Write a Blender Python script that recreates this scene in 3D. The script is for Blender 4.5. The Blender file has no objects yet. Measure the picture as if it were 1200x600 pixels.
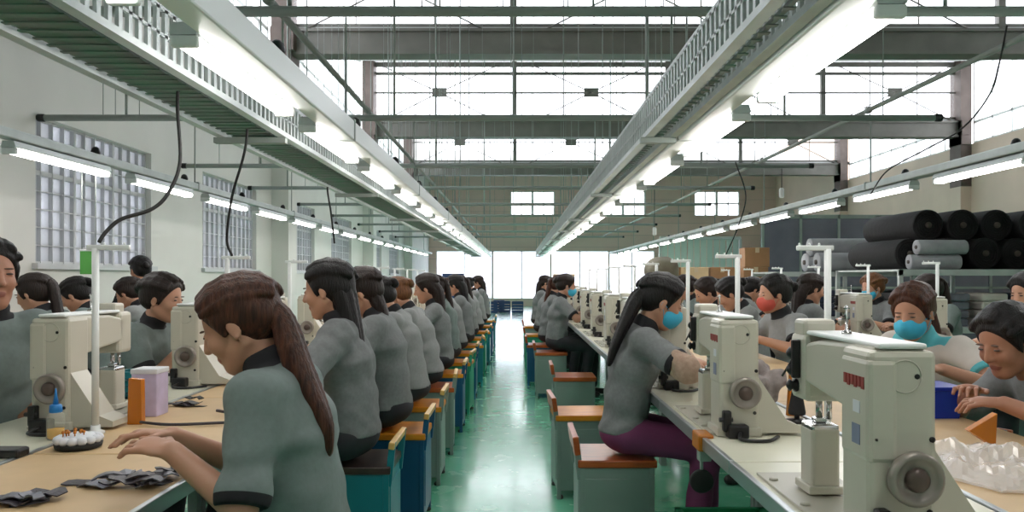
import bpy, bmesh, math, random
import numpy as np
from mathutils import Vector, Matrix, Euler

random.seed(11)
sc = bpy.context.scene
COL = sc.collection
PI = math.pi
F, E, VX, VY = 900.0, 1.35, 605.0, 325.0       # focal length in px, eye height, vanishing point


def at(px, py, d):
    return Vector(((px - VX) * d / F, d, E - (py - VY) * d / F))


def lin(c):
    c = c / 255.0
    return c / 12.92 if c <= 0.04045 else ((c + 0.055) / 1.055) ** 2.4


def S(r, g, b):
    return (lin(r), lin(g), lin(b), 1.0)


# ------------------------------------------------------------------ materials
MATS = {}


def M(name, rgb, rough=0.5, metal=0.0, var=0.0, vscale=6.0, bump=0.0, bscale=40.0, stretch=None, spec=0.5, alpha=1.0, trans=0.0, var2=None, mask=None):
    m = bpy.data.materials.new(name)
    m.use_nodes = True
    nt = m.node_tree
    b = nt.nodes['Principled BSDF']
    b.inputs['Base Color'].default_value = S(*rgb)
    b.inputs['Roughness'].default_value = rough
    b.inputs['Metallic'].default_value = metal
    b.inputs['Specular IOR Level'].default_value = spec
    b.inputs['Alpha'].default_value = alpha
    b.inputs['Transmission Weight'].default_value = trans
    if var or bump:
        tc = nt.nodes.new('ShaderNodeTexCoord')
        mp = nt.nodes.new('ShaderNodeMapping')
        nt.links.new(tc.outputs['Object'], mp.inputs['Vector'])
        if stretch:
            mp.inputs['Scale'].default_value = stretch
    if var:
        n = nt.nodes.new('ShaderNodeTexNoise')
        n.inputs['Scale'].default_value = vscale
        n.inputs['Detail'].default_value = 5
        nt.links.new(mp.outputs['Vector'], n.inputs['Vector'])
        mx = nt.nodes.new('ShaderNodeMix')
        mx.data_type = 'RGBA'
        c = S(*rgb)
        c2 = S(*var2) if var2 else tuple(min(1, x * (1 + var)) for x in c[:3]) + (1,)
        c1 = c if var2 else tuple(x * (1 - var) for x in c[:3]) + (1,)
        mx.inputs[6].default_value = c1
        mx.inputs[7].default_value = c2
        mr = nt.nodes.new('ShaderNodeMapRange')
        mr.inputs[1].default_value = 0.3
        mr.inputs[2].default_value = 0.7
        nt.links.new(n.outputs['Fac'], mr.inputs[0])
        nt.links.new(mr.outputs[0], mx.inputs[0])
        nt.links.new(mx.outputs[2], b.inputs['Base Color'])
    if mask:                                   # a second dye where the mesh's own 'zone' attribute says so (collar, cuffs, lips)
        at_ = nt.nodes.new('ShaderNodeAttribute')
        at_.attribute_name = 'zone'
        gt = nt.nodes.new('ShaderNodeMath')
        gt.operation = 'GREATER_THAN'
        gt.inputs[1].default_value = 0.0
        nt.links.new(at_.outputs['Fac'], gt.inputs[0])
        m3 = nt.nodes.new('ShaderNodeMix')
        m3.data_type = 'RGBA'
        nt.links.new(gt.outputs[0], m3.inputs[0])
        if var:
            nt.links.new(mx.outputs[2], m3.inputs[6])
        else:
            m3.inputs[6].default_value = S(*rgb)
        m3.inputs[7].default_value = S(*mask)
        nt.links.new(m3.outputs[2], b.inputs['Base Color'])
    if bump:
        n2 = nt.nodes.new('ShaderNodeTexNoise')
        n2.inputs['Scale'].default_value = bscale
        n2.inputs['Detail'].default_value = 4
        nt.links.new(mp.outputs['Vector'], n2.inputs['Vector'])
        bp = nt.nodes.new('ShaderNodeBump')
        bp.inputs['Strength'].default_value = bump
        bp.inputs['Distance'].default_value = 0.01
        nt.links.new(n2.outputs['Fac'], bp.inputs['Height'])
        nt.links.new(bp.outputs['Normal'], b.inputs['Normal'])
    MATS[name] = m
    return m


def M_emit(name, rgb, strength):
    m = bpy.data.materials.new(name)
    m.use_nodes = True
    nt = m.node_tree
    nt.nodes.clear()
    o = nt.nodes.new('ShaderNodeOutputMaterial')
    e = nt.nodes.new('ShaderNodeEmission')
    e.inputs['Color'].default_value = S(*rgb)
    e.inputs['Strength'].default_value = strength
    nt.links.new(e.outputs[0], o.inputs['Surface'])
    MATS[name] = m
    return m


def M_pane(name, tint, clear, body=(235, 238, 240), mottle=0.0):
    """thin window pane: mostly clear, some milky body, a little gloss"""
    m = bpy.data.materials.new(name)
    m.use_nodes = True
    nt = m.node_tree
    nt.nodes.clear()
    o = nt.nodes.new('ShaderNodeOutputMaterial')
    t = nt.nodes.new('ShaderNodeBsdfTransparent')
    t.inputs['Color'].default_value = S(*tint)
    d = nt.nodes.new('ShaderNodeBsdfTranslucent')
    d.inputs['Color'].default_value = S(*body)
    df = nt.nodes.new('ShaderNodeBsdfDiffuse')
    df.inputs['Color'].default_value = S(*body)
    mb = nt.nodes.new('ShaderNodeMixShader')
    mb.inputs[0].default_value = 0.5
    nt.links.new(d.outputs[0], mb.inputs[1])
    nt.links.new(df.outputs[0], mb.inputs[2])
    mx = nt.nodes.new('ShaderNodeMixShader')
    mx.inputs[0].default_value = 1 - clear
    nt.links.new(t.outputs[0], mx.inputs[1])
    nt.links.new(mb.outputs[0], mx.inputs[2])
    if mottle:
        tc = nt.nodes.new('ShaderNodeTexCoord')
        n = nt.nodes.new('ShaderNodeTexNoise')
        n.inputs['Scale'].default_value = 2.2
        n.inputs['Detail'].default_value = 6
        nt.links.new(tc.outputs['Object'], n.inputs['Vector'])
        mr = nt.nodes.new('ShaderNodeMapRange')
        mr.inputs[1].default_value = 0.35
        mr.inputs[2].default_value = 0.65
        mr.inputs[3].default_value = max(0, 1 - clear - mottle)
        mr.inputs[4].default_value = min(1, 1 - clear + mottle)
        nt.links.new(n.outputs['Fac'], mr.inputs[0])
        nt.links.new(mr.outputs[0], mx.inputs[0])
    nt.links.new(mx.outputs[0], o.inputs['Surface'])
    MATS[name] = m
    return m


def M_tiles(name, rgb, rgb2, rough, brick=(1.2, 0.3), mortar=0.01):
    m = M(name, rgb, rough)
    nt = m.node_tree
    b = nt.nodes['Principled BSDF']
    tc = nt.nodes.new('ShaderNodeTexCoord')
    mp = nt.nodes.new('ShaderNodeMapping')
    mp.inputs['Rotation'].default_value = (PI / 2, 0, 0)
    nt.links.new(tc.outputs['Object'], mp.inputs['Vector'])
    t = nt.nodes.new('ShaderNodeTexBrick')
    t.inputs['Color1'].default_value = S(*rgb)
    t.inputs['Color2'].default_value = S(*[c * 0.97 for c in rgb])
    t.inputs['Mortar'].default_value = S(*rgb2)
    t.inputs['Scale'].default_value = 1.0
    t.inputs['Mortar Size'].default_value = mortar
    t.inputs['Brick Width'].default_value = brick[0]
    t.inputs['Row Height'].default_value = brick[1]
    nt.links.new(mp.outputs['Vector'], t.inputs['Vector'])
    nt.links.new(t.outputs['Color'], b.inputs['Base Color'])
    return m


m_wall = M('white_paint', (212, 211, 206), 0.6, var=0.04, vscale=1.5)
m_wallr = M('beige_paint', (216, 194, 176), 0.6, var=0.05, vscale=1.2)
m_end = M_tiles('end_wall_cladding', (238, 206, 194), (202, 176, 166), 0.6, (40.0, 0.55), 0.012)
m_roof = M('roof_sheet', (205, 207, 205), 0.6)
m_steel = M('dark_steel', (118, 116, 110), 0.55, 0.2, var=0.12, vscale=3)
m_col = M('column_brown_steel', (98, 86, 80), 0.6, 0.1, var=0.2, vscale=3)
m_galv = M('galvanised_steel', (190, 197, 195), 0.42, 0.35, var=0.1, vscale=8)
m_pipe = M('grey_pipe', (150, 158, 153), 0.5, 0.1)
m_green = M('green_tray_base', (76, 122, 98), 0.45, 0.1, var=0.25, vscale=9, var2=(112, 112, 112))
m_wmetal = M('white_enamel', (228, 231, 230), 0.35, 0.0)
m_black = M('black_plastic', (22, 22, 24), 0.4)
m_rubber = M('black_rubber', (30, 30, 30), 0.7)
m_cable = M('black_cable', (28, 28, 28), 0.6)
m_tube = M_emit('lit_tube', (255, 250, 246), 17.0)
m_glaz = M_pane('skylight_glass', (252, 253, 255), 0.93)
m_frost = M_pane('frosted_glass', (216, 218, 226), 0.20, (190, 192, 194), 0.17)
m_endglass = M_pane('end_glass', (245, 248, 255), 0.75, (240, 243, 246))
m_cream = M('cream_laminate', (226, 224, 204), 0.28, var=0.04, vscale=3)
m_tan = M('tan_board', (206, 176, 134), 0.5, var=0.1, vscale=4)
m_alu = M('aluminium_edge', (188, 194, 196), 0.3, 0.8)
m_muntin = M('window_bar_paint', (188, 190, 192), 0.5)
m_leg = M('grey_leg_paint', (150, 158, 155), 0.45, 0.2)
m_mach = M('machine_enamel', (199, 195, 180), 0.35, var=0.03, vscale=5)
m_mach2 = M('machine_cover', (184, 180, 166), 0.4)
m_chrome = M('chrome', (205, 205, 205), 0.18, 1.0)
m_wheel = M('handwheel_grey', (150, 142, 134), 0.35, 0.3)
m_hub = M('handwheel_hub', (92, 78, 72), 0.4, 0.3)
m_red = M('red_label', (150, 58, 50), 0.5)
m_stick = M('grey_blue_sticker', (128, 136, 160), 0.5)
m_stickw = M('white_sticker', (222, 224, 230), 0.5)
m_wood = M('stool_wood', (222, 146, 40), 0.35, spec=.35, var=0.25, vscale=7, stretch=(1, 8, 8), var2=(196, 114, 30))
m_woodr = M('red_stool_wood', (182, 92, 42), 0.3, spec=.4, var=0.25, vscale=7, stretch=(1, 8, 8), var2=(146, 70, 34))
m_woodd = M('dark_stool_wood', (70, 56, 48), 0.4, var=0.2, vscale=7, var2=(52, 40, 36))
m_gold = M('yellow_pine_rail', (212, 170, 96), 0.35, var=0.15, vscale=9)
m_teal = M('teal_sheet_metal', (28, 122, 134), 0.4, 0.1, var=0.08, vscale=4)
m_blue = M('blue_sheet_metal', (24, 84, 122), 0.4, 0.1, var=0.08, vscale=4)
m_sgrey = M('grey_green_sheet_metal', (128, 146, 140), 0.42, 0.1, var=0.06, vscale=4)
m_sgreen = M('green_sheet_metal', (48, 150, 118), 0.4, 0.1, var=0.08, vscale=4)
m_amber = M('amber_acrylic', (190, 112, 30), 0.25)
m_carton = M('cardboard', (150, 112, 76), 0.7, var=0.12, vscale=5)
m_carton2 = M('pale_cardboard', (196, 172, 134), 0.7, var=0.1, vscale=5)
m_tape = M('packing_tape', (190, 170, 140), 0.3)
m_leather = M('dark_leather', (64, 60, 68), 0.4, var=0.25, vscale=14, bump=0.2, bscale=120)
m_leatherg = M('grey_leather', (108, 110, 122), 0.35, var=0.2, vscale=14)
m_roll = M('black_fabric_roll', (15, 15, 17), 0.8, var=0.3, vscale=8, bump=0.4, bscale=20)
m_rollg = M('grey_fabric_roll', (150, 152, 156), 0.6, var=0.1, vscale=8)
m_core = M('roll_core', (74, 66, 60), 0.7)
m_bag = M('clear_plastic_bag', (240, 236, 232), 0.12, alpha=0.42, spec=0.8)
m_sack = M('olive_sack', (112, 108, 92), 0.7, var=0.15, vscale=6, bump=0.4, bscale=12)
m_bin = M('blue_plastic', (20, 48, 160), 0.35)
m_crate = M('green_plastic', (30, 130, 84), 0.4)
m_navy = M('navy_plastic', (40, 70, 120), 0.45)
m_sign = M('green_sign', (92, 166, 78), 0.5)
m_part = M('partition_glass', (122, 124, 142), 0.15, 0.4, var=0.15, vscale=2)
m_strip = M('pale_green_strip', (196, 214, 206), 0.3, alpha=0.85)
m_pink = M('pink_notice', (206, 170, 190), 0.6, var=0.15, vscale=4)
m_poster = M('printed_poster', (120, 118, 122), 0.5, var=0.5, vscale=9)
m_oil = M('yellow_oil', (214, 158, 28), 0.15)
m_bottle = M('clear_bottle', (222, 226, 214), 0.1, alpha=0.22)
m_bcap = M('blue_cap', (30, 120, 190), 0.35)
m_purplebox = M('lilac_box', (198, 186, 216), 0.5, var=0.15, vscale=14)
m_fab = M('mauve_grey_cloth', (150, 140, 138), 0.8, var=0.3, vscale=20, bump=0.6, bscale=30)

# people
m_skin = M('skin', (186, 138, 112), 0.5, var=0.05, vscale=9, mask=(168, 104, 92))
m_skin2 = M('skin_warm', (166, 116, 92), 0.5, var=0.05, vscale=9, mask=(142, 86, 74))
m_lip = M('lips', (172, 112, 98), 0.5)
m_eye = M('eye_dark', (58, 44, 40), 0.3)
m_brow = M('eyebrow', (92, 68, 56), 0.7)
m_shirt = M('grey_polo', (118, 121, 122), 0.85, var=0.10, vscale=60, bump=0.55, bscale=7, mask=(28, 28, 32))
m_shirtg = M('grey_green_polo', (116, 128, 126), 0.85, var=0.06, vscale=60, bump=0.55, bscale=7, mask=(28, 28, 32))
m_shirtl = M('light_grey_polo', (136, 138, 138), 0.85, var=0.06, vscale=60, bump=0.55, bscale=7, mask=(28, 28, 32))
m_trim = M('black_polo_trim', (28, 28, 32), 0.8)
m_cyan = M('cyan_top', (120, 206, 214), 0.8, var=0.05)
m_apron = M('white_blouse', (206, 198, 190), 0.8, var=0.06, mask=(96, 190, 200))
m_blackc = M('black_jacket', (26, 27, 32), 0.8, var=0.15, vscale=10)
m_sleeve = M('beige_sleevelet', (186, 160, 140), 0.8, var=0.22, vscale=50, var2=(164, 136, 118))
m_purple = M('plum_trousers', (124, 56, 98), 0.75, var=0.12, vscale=8)
m_tealp = M('teal_trousers', (30, 84, 92), 0.75, var=0.12, vscale=8)
m_dark = M('dark_trousers', (36, 36, 42), 0.75, var=0.15, vscale=8)
m_navyp = M('navy_trousers', (40, 48, 66), 0.75, var=0.15, vscale=8)
m_shoe = M('dark_shoe', (34, 32, 32), 0.5)
m_mask = M('blue_surgical_mask', (60, 178, 214), 0.7, var=0.06, vscale=20)
m_maskr = M('red_cloth_mask', (196, 84, 72), 0.7, var=0.08, vscale=20)
HST = (7, 7, .7)
m_hbrown = M('auburn_hair', (88, 52, 37), 0.5, spec=.3, var=0.5, vscale=14, bump=0.5, bscale=26, stretch=HST, var2=(46, 28, 22))
m_hdark = M('dark_brown_hair', (42, 29, 24), 0.5, spec=.3, var=0.5, vscale=14, bump=0.5, bscale=26, stretch=HST, var2=(30, 22, 20))
m_hblack = M('black_hair', (18, 16, 17), 0.5, spec=.3, var=0.4, vscale=14, bump=0.5, bscale=26, stretch=HST, var2=(28, 24, 24))
m_hlight = M('chestnut_hair', (122, 80, 46), 0.5, spec=.3, var=0.5, vscale=14, bump=0.5, bscale=26, stretch=HST, var2=(84, 52, 34))
m_tie = M('red_hair_tie', (190, 60, 66), 0.6)


def floor_material():
    m = M('green_epoxy', (92, 170, 138), 0.2, spec=0.8)
    m.node_tree.nodes['Principled BSDF'].inputs['Coat Weight'].default_value = 0.8
    m.node_tree.nodes['Principled BSDF'].inputs['Coat Roughness'].default_value = 0.12
    nt = m.node_tree
    b = nt.nodes['Principled BSDF']
    tc = nt.nodes.new('ShaderNodeTexCoord')
    n = nt.nodes.new('ShaderNodeTexNoise')
    n.inputs['Scale'].default_value = 1.6
    n.inputs['Detail'].default_value = 7
    n.inputs['Roughness'].default_value = 0.65
    nt.links.new(tc.outputs['Object'], n.inputs['Vector'])
    cr = nt.nodes.new('ShaderNodeValToRGB')
    cr.color_ramp.elements[0].position = 0.32
    cr.color_ramp.elements[0].color = S(84, 188, 146)
    cr.color_ramp.elements[1].position = 0.72
    cr.color_ramp.elements[1].color = S(134, 214, 182)
    nt.links.new(n.outputs['Fac'], cr.inputs[0])
    nt.links.new(cr.outputs[0], b.inputs['Base Color'])
    n2 = nt.nodes.new('ShaderNodeTexNoise')
    n2.inputs['Scale'].default_value = 5
    n2.inputs['Detail'].default_value = 8
    nt.links.new(tc.outputs['Object'], n2.inputs['Vector'])
    mr = nt.nodes.new('ShaderNodeMapRange')
    mr.inputs[3].default_value = 0.14
    mr.inputs[4].default_value = 0.36
    nt.links.new(n2.outputs['Fac'], mr.inputs[0])
    nt.links.new(mr.outputs[0], b.inputs['Roughness'])
    bp = nt.nodes.new('ShaderNodeBump')
    bp.inputs['Strength'].default_value = 0.12
    bp.inputs['Distance'].default_value = 0.01
    nt.links.new(n2.outputs['Fac'], bp.inputs['Height'])
    nt.links.new(bp.outputs['Normal'], b.inputs['Normal'])
    return m


m_floor = floor_material()


# ------------------------------------------------------------------ mesh builder
class MB:
    def __init__(s):
        s.v, s.f, s.mi, s.sm = [], [], [], []

    def add(s, vs, fs, m=0, smooth=False):
        o = len(s.v)
        s.v += [tuple(v) for v in vs]
        s.f += [tuple(i + o for i in f) for f in fs]
        s.mi += [m] * len(fs)
        s.sm += [smooth] * len(fs)
        return s

    def box(s, x0, x1, y0, y1, z0, z1, m=0):
        vs = [(x, y, z) for z in (z0, z1) for y in (y0, y1) for x in (x0, x1)]
        fs = [(0, 2, 3, 1), (4, 5, 7, 6), (0, 1, 5, 4), (2, 6, 7, 3), (0, 4, 6, 2), (1, 3, 7, 5)]
        return s.add(vs, fs, m)

    def rbox(s, x0, x1, y0, y1, z0, z1, r=0.01, m=0, seg=2, mat=None):
        bm = bmesh.new()
        bmesh.ops.create_cube(bm, size=1.0)
        for v in bm.verts:
            v.co = Vector(((x0 + x1) / 2 + v.co.x * (x1 - x0), (y0 + y1) / 2 + v.co.y * (y1 - y0), (z0 + z1) / 2 + v.co.z * (z1 - z0)))
        bmesh.ops.bevel(bm, geom=bm.edges[:], offset=r, segments=seg, affect='EDGES', profile=0.5)
        if mat is not None:
            bm.transform(mat)
        bm.verts.index_update()
        s.add([v.co[:] for v in bm.verts], [[v.index for v in f.verts] for f in bm.faces], m)
        bm.free()
        return s

    def cyl(s, a, b, r0, r1=None, n=12, m=0, caps=True, smooth=True):
        a, b = Vector(a), Vector(b)
        r1 = r0 if r1 is None else r1
        d = (b - a).normalized()
        u = d.orthogonal().normalized()
        w = d.cross(u)
        vs = []
        for p, r in ((a, r0), (b, r1)):
            for i in range(n):
                t = 2 * PI * i / n
                vs.append(p + (u * math.cos(t) + w * math.sin(t)) * r)
        s.add(vs, [(i, (i + 1) % n, n + (i + 1) % n, n + i) for i in range(n)], m, smooth)
        if caps:
            o = len(s.v) - 2 * n
            s.f += [tuple(o + i for i in reversed(range(n))), tuple(o + n + i for i in range(n))]
            s.mi += [m, m]
            s.sm += [False, False]
        return s

    def lathe(s, c, axis, prof, n=20, m=0, smooth=True):
        c = Vector(c)
        d = Vector(axis).normalized()
        u = d.orthogonal().normalized()
        w = d.cross(u)
        vs = []
        for r, h in prof:
            for i in range(n):
                t = 2 * PI * i / n
                vs.append(c + d * h + (u * math.cos(t) + w * math.sin(t)) * r)
        fs = []
        for k in range(len(prof) - 1):
            for i in range(n):
                j = (i + 1) % n
                fs.append((k * n + i, k * n + j, (k + 1) * n + j, (k + 1) * n + i))
        fs.append(tuple(reversed(range(n))))
        fs.append(tuple((len(prof) - 1) * n + i for i in range(n)))
        return s.add(vs, fs, m, smooth)

    def tube(s, pts, r, n=8, m=0):
        pts = [Vector(p) for p in pts]
        u = None
        vs = []
        for i, p in enumerate(pts):
            d = (pts[min(i + 1, len(pts) - 1)] - pts[max(i - 1, 0)]).normalized()
            if u is None:
                u = d.orthogonal().normalized()
            u = (u - d * u.dot(d)).normalized()
            w = d.cross(u)
            for k in range(n):
                t = 2 * PI * k / n
                vs.append(p + (u * math.cos(t) + w * math.sin(t)) * r)
        fs = []
        for i in range(len(pts) - 1):
            for k in range(n):
                j = (k + 1) % n
                fs.append((i * n + k, i * n + j, (i + 1) * n + j, (i + 1) * n + k))
        fs.append(tuple(reversed(range(n))))
        fs.append(tuple((len(pts) - 1) * n + k for k in range(n)))
        return s.add(vs, fs, m, True)

    def prism(s, poly, axis, t0, t1, m=0):
        """poly: 2D points counter-clockwise seen along -axis; axis 'x','y','z'"""
        def P(a, b, t):
            return {'x': (t, a, b), 'y': (a, t, b), 'z': (a, b, t)}[axis]
        n = len(poly)
        vs = [P(a, b, t0) for a, b in poly] + [P(a, b, t1) for a, b in poly]
        fs = [(i, (i + 1) % n, n + (i + 1) % n, n + i) for i in range(n)] + [tuple(reversed(range(n))), tuple(range(n, 2 * n))]
        return s.add(vs, fs, m)

    def build(s, name, mats, parent=None, bevel=0.0, recalc=True):
        me = bpy.data.meshes.new(name)
        me.from_pydata(s.v, [], s.f)
        for m in (mats if isinstance(mats, (list, tuple)) else [mats]):
            me.materials.append(m)
        me.polygons.foreach_set('material_index', s.mi)
        me.polygons.foreach_set('use_smooth', s.sm)
        if recalc:
            bm = bmesh.new()
            bm.from_mesh(me)
            bmesh.ops.recalc_face_normals(bm, faces=bm.faces[:])
            bm.to_mesh(me)
            bm.free()
        me.update()
        o = bpy.data.objects.new(name, me)
        COL.objects.link(o)
        if parent is not None:
            o.parent = parent
        if bevel:
            b = o.modifiers.new('bevel', 'BEVEL')
            b.width = bevel
            b.segments = 2
        return o


def spline(ctrl, n=10):
    """Catmull-Rom through control points"""
    P = [Vector(p) for p in ctrl]
    P = [P[0] * 2 - P[1]] + P + [P[-1] * 2 - P[-2]]
    out = []
    for i in range(1, len(P) - 2):
        for k in range(n):
            t = k / n
            a, b, c, d = P[i - 1], P[i], P[i + 1], P[i + 2]
            out.append(0.5 * ((2 * b) + (c - a) * t + (2 * a - 5 * b + 4 * c - d) * t * t + (3 * b - a - 3 * c + d) * t ** 3))
    out.append(P[-2])
    return out


def empty(name, loc=(0, 0, 0), rz=0.0):
    o = bpy.data.objects.new(name, None)
    o.empty_display_size = 0.1
    COL.objects.link(o)
    o.location = loc
    o.rotation_euler = (0, 0, rz)
    return o


def tag(o, label, cat, group=None, kind=None):
    if label:
        o['label'] = label
    if cat:
        o['category'] = cat
    if group:
        o['group'] = group
    if kind:
        o['kind'] = kind
    return o


def struct(o, label, cat='structure'):
    return tag(o, label, cat, None, 'structure')


KIDS = {}


def kids(o):
    if o.name not in KIDS:
        KIDS[o.name] = list(o.children)
    return KIDS[o.name]


def dup(src, loc=None, rz=None, label=None, group=None, parent=None, mats=None):
    c = src.copy()
    COL.objects.link(c)
    if parent is not None:
        c.parent = parent
    if loc is not None:
        c.location = loc
    if rz is not None:
        c.rotation_euler = (0, 0, rz)
    if label:
        c['label'] = label
    if group:
        c['group'] = group
    lst = []
    for ch in kids(src):
        lst.append(dup(ch, parent=c))
    KIDS[c.name] = lst
    return c


def remat(o, mp):
    """give a copied thing other paint, on the copy only"""
    for x in [o] + kids(o):
        if x.type == 'MESH':
            for i, sl in enumerate(x.material_slots):
                for a, b in mp:
                    if x.data.materials[i] == a:
                        sl.link = 'OBJECT'
                        sl.material = b
                        break


ORD = ['first', 'second', 'third', 'fourth', 'fifth', 'sixth', 'seventh', 'eighth', 'ninth', 'tenth', 'eleventh', 'twelfth', 'thirteenth',
       'fourteenth', 'fifteenth', 'sixteenth', 'seventeenth', 'eighteenth', 'nineteenth', 'twentieth']

# ------------------------------------------------------------------ the hall
XL, XR, YF, YB = -4.05, 12.0, -4.0, 35.6
GUT = [-2.15, 5.4, 12.95, 20.5, 28.05]
ZG0, ZG1, ZT = 5.10, 5.47, 7.12
SLOPE = (ZT - ZG1) / 7.55

o = MB().box(XL - 0.3, XR + 0.3, YF - 0.3, YB + 0.3, -0.12, 0).build('floor', m_floor)
struct(o, 'mint green glossy painted factory floor', 'floor')

# roof: saw-tooth slopes rising away from each gutter
mb = MB()
for g0, g1 in [(-9.7, -2.15)] + list(zip(GUT, GUT[1:] + [35.6])):
    z0, y0 = ZG1, g0
    if g0 < YF:
        y0 = YF
        z0 = ZG1 + SLOPE * (YF - g0)
    mb.prism([(y0, z0), (g1 + 0.25, ZT + 0.05), (g1 + 0.25, ZT + 0.15), (y0, z0 + 0.1)], 'x', XL - 0.3, XR + 0.3)
o = mb.build('ceiling', m_roof)
struct(o, 'pale saw-tooth roof slopes rising behind each glazed gutter', 'ceiling')

LWIN = [(3.02, 5.07), (6.47, 8.52), (9.92, 11.97), (13.37, 15.42), (16.82, 18.87), (21.1, 23.1), (24.5, 26.5)]
WZ0, WZ1 = 1.47, 2.72
ZC = 4.87                                    # sill of the side clerestory


def side_wall(name, xin, out, wins, mat, label):
    mb = MB()
    xa, xb = sorted((xin, xin + out * 0.25))
    mb.box(xa, xb, YF, YB, 0, WZ0)
    mb.box(xa, xb, YF, YB, WZ1, ZC)
    y = YF
    for a, b in wins:
        mb.box(xa, xb, y, a, WZ0, WZ1)
        y = b
    mb.box(xa, xb, y, YB, WZ0, WZ1)
    # solid gable over the first and last bay
    mb.prism([(YF, ZC), (GUT[1], ZC), (GUT[1], ZT + .1), (YF, ZT + .1)], 'x', xa, xb)
    mb.prism([(GUT[4], ZC), (YB, ZC), (YB, ZT + .1), (GUT[4], ZT + .1)], 'x', xa, xb)
    o = mb.build(name, mat)
    struct(o, label, 'wall')


side_wall('wall_left', XL, -1, LWIN, m_wall, 'white painted side wall with gridded windows')
side_wall('wall_right', XR, 1, [], m_wallr, 'beige painted side wall beyond the racks')
o = MB().box(XL - .3, XR + .3, YF - .25, YF, 0, ZT + .1).build('wall_front', m_wall)
struct(o, 'white wall behind the viewer', 'wall')

# end wall: cladding above, frosted glazing band below, three small windows high up
EW = [(-0.27, 1.78), (3.9, 6.0), (8.25, 10.35)]
EZ0, EZ1 = 4.2, 5.33
BAND = [(-3.7, -1.12), (-1.08, 1.58), (1.62, 4.28), (4.32, 6.4)]
BZ0, BZ1 = 0.35, 2.58
mb = MB()
mb.box(XL, XR, YB, YB + .25, BZ1, EZ0)
mb.box(XL, XR, YB, YB + .25, EZ1, ZT + .1)
mb.box(XL, XR, YB, YB + .25, 0, BZ0)
x = XL
for a, b in EW:
    mb.box(x, a, YB, YB + .25, EZ0, EZ1)
    x = b
mb.box(x, XR, YB, YB + .25, EZ0, EZ1)
x = XL
for a, b in BAND:
    mb.box(x, a, YB, YB + .25, BZ0, BZ1)
    x = b
mb.box(x, XR, YB, YB + .25, BZ0, BZ1)
o = mb.build('wall_back', m_end)
struct(o, 'grey-green clad end wall with small high windows', 'wall')

NW = [0]


def window(pane_boxes, frame_mb, pane_mat, frame_mat, label, polys=None):
    NW[0] += 1
    mb = MB()
    for b in pane_boxes:
        mb.box(*b)
    for p, x0, x1 in polys or []:
        mb.prism(p, 'x', x0, x1)
    w = mb.build('window_%d' % NW[0], pane_mat)
    struct(w, label, 'window')
    f = frame_mb.build('window_frame', frame_mat, w)
    return w


for i, (a, b) in enumerate(LWIN):
    fm = MB()
    for k in range(13):
        y = a + (b - a) * k / 12
        t = 0.02 if k in (0, 4, 8, 12) else 0.005
        fm.box(XL - .14, XL - .06, y - t, y + t, WZ0, WZ1)
    for k in range(9):
        z = WZ0 + (WZ1 - WZ0) * k / 8
        t = 0.02 if k in (0, 5, 8) else 0.005
        fm.box(XL - .135, XL - .065, a, b, z - t, z + t)
    fm.box(XL - .02, XL + .05, a - .05, b + .05, WZ0 - .05, WZ0)
    window([(XL - .105, XL - .095, a, b, WZ0, WZ1)], fm, m_frost, m_muntin, '%s small-paned frosted window along the white side wall' % ORD[i])

for i, (a, b) in enumerate(EW):
    fm = MB()
    for k in range(5):
        x = a + (b - a) * k / 4
        t = 0.05 if k in (0, 2, 4) else 0.025
        fm.box(x - t, x + t, YB + .02, YB + .1, EZ0, EZ1)
    for z in (EZ0, (EZ0 + EZ1) / 2, EZ1):
        fm.box(a, b, YB + .02, YB + .1, z - .035, z + .035)
    window([(a, b, YB + .055, YB + .065, EZ0, EZ1)], fm, m_glaz, m_wmetal, 'high eight-pane window in the end wall, %s of three from the white side wall' % ORD[i])
for i, (a, b) in enumerate(BAND):
    fm = MB()
    for k in range(3):
        x = a + (b - a) * k / 2
        fm.box(x - .025, x + .025, YB + .02, YB + .1, BZ0, BZ1)
    for z in (BZ0, BZ1):
        fm.box(a, b, YB + .02, YB + .1, z - .04, z + .04)
    window([(a, b, YB + .055, YB + .065, BZ0, BZ1)], fm, m_endglass, m_wmetal, 'low bright glazed bay in the end wall, %s from the white side wall' % ORD[i])

# saw-tooth glazing above each gutter
POSTS = [XL, -0.05, 4.05, 8.2, XR]
for i, g in enumerate(GUT):
    fm = MB()
    br = MB()
    for x in POSTS:
        fm.box(x - .06, x + .06, g + .0, g + .12, ZG1, ZT)
    for z, t in ((5.58, .05), (6.80, .035), (7.04, .06)):
        fm.box(XL, XR, g + .01, g + .1, z - t, z + t)
    fm.box(XL, XR, g + .0, g + .05, 6.26, 6.30)
    for a, b in zip(POSTS, POSTS[1:]):
        c = (a + b) / 2
        for k in (1, 2):
            x = a + (b - a) * k / 3
            fm.box(x - .009, x + .009, g + .05, g + .08, ZG1, ZT)
        fm.box(c - .19, c + .19, g - .03, g + .0, 6.16, 6.40)
        for xx, zz in ((c - 1.55, 7.0), (c + 1.55, 7.0), (c - 1.55, 5.5), (c + 1.55, 5.5)):
            fm.cyl((c, g - .02, 6.28), (xx, g - .02, zz), .014, n=6)
    window([(XL, XR, g + .06, g + .066, 5.6, ZT)], fm, m_glaz, m_steel,
           'long braced roof light strip, %s saw-tooth %s' % (('glazing', 'behind the viewer') if i == 0 else ('glazing', 'overhead') if i == 1 else (ORD[i - 2], 'in view')))
    mb = MB()
    mb.box(XL, XR, g - .12, g + .14, ZG0, ZG1)
    mb.box(XL, XR, g - .17, g + .19, ZG0 - .03, ZG0 + .03)
    mb.box(XL, XR, g - .17, g + .19, ZG1 - .02, ZG1 + .03)
    o = mb.build('trim_%d' % (i + 1), m_steel)
    struct(o, 'dark steel gutter beam under the roof glazing, %s down the hall' % ORD[i], 'beam')

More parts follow.
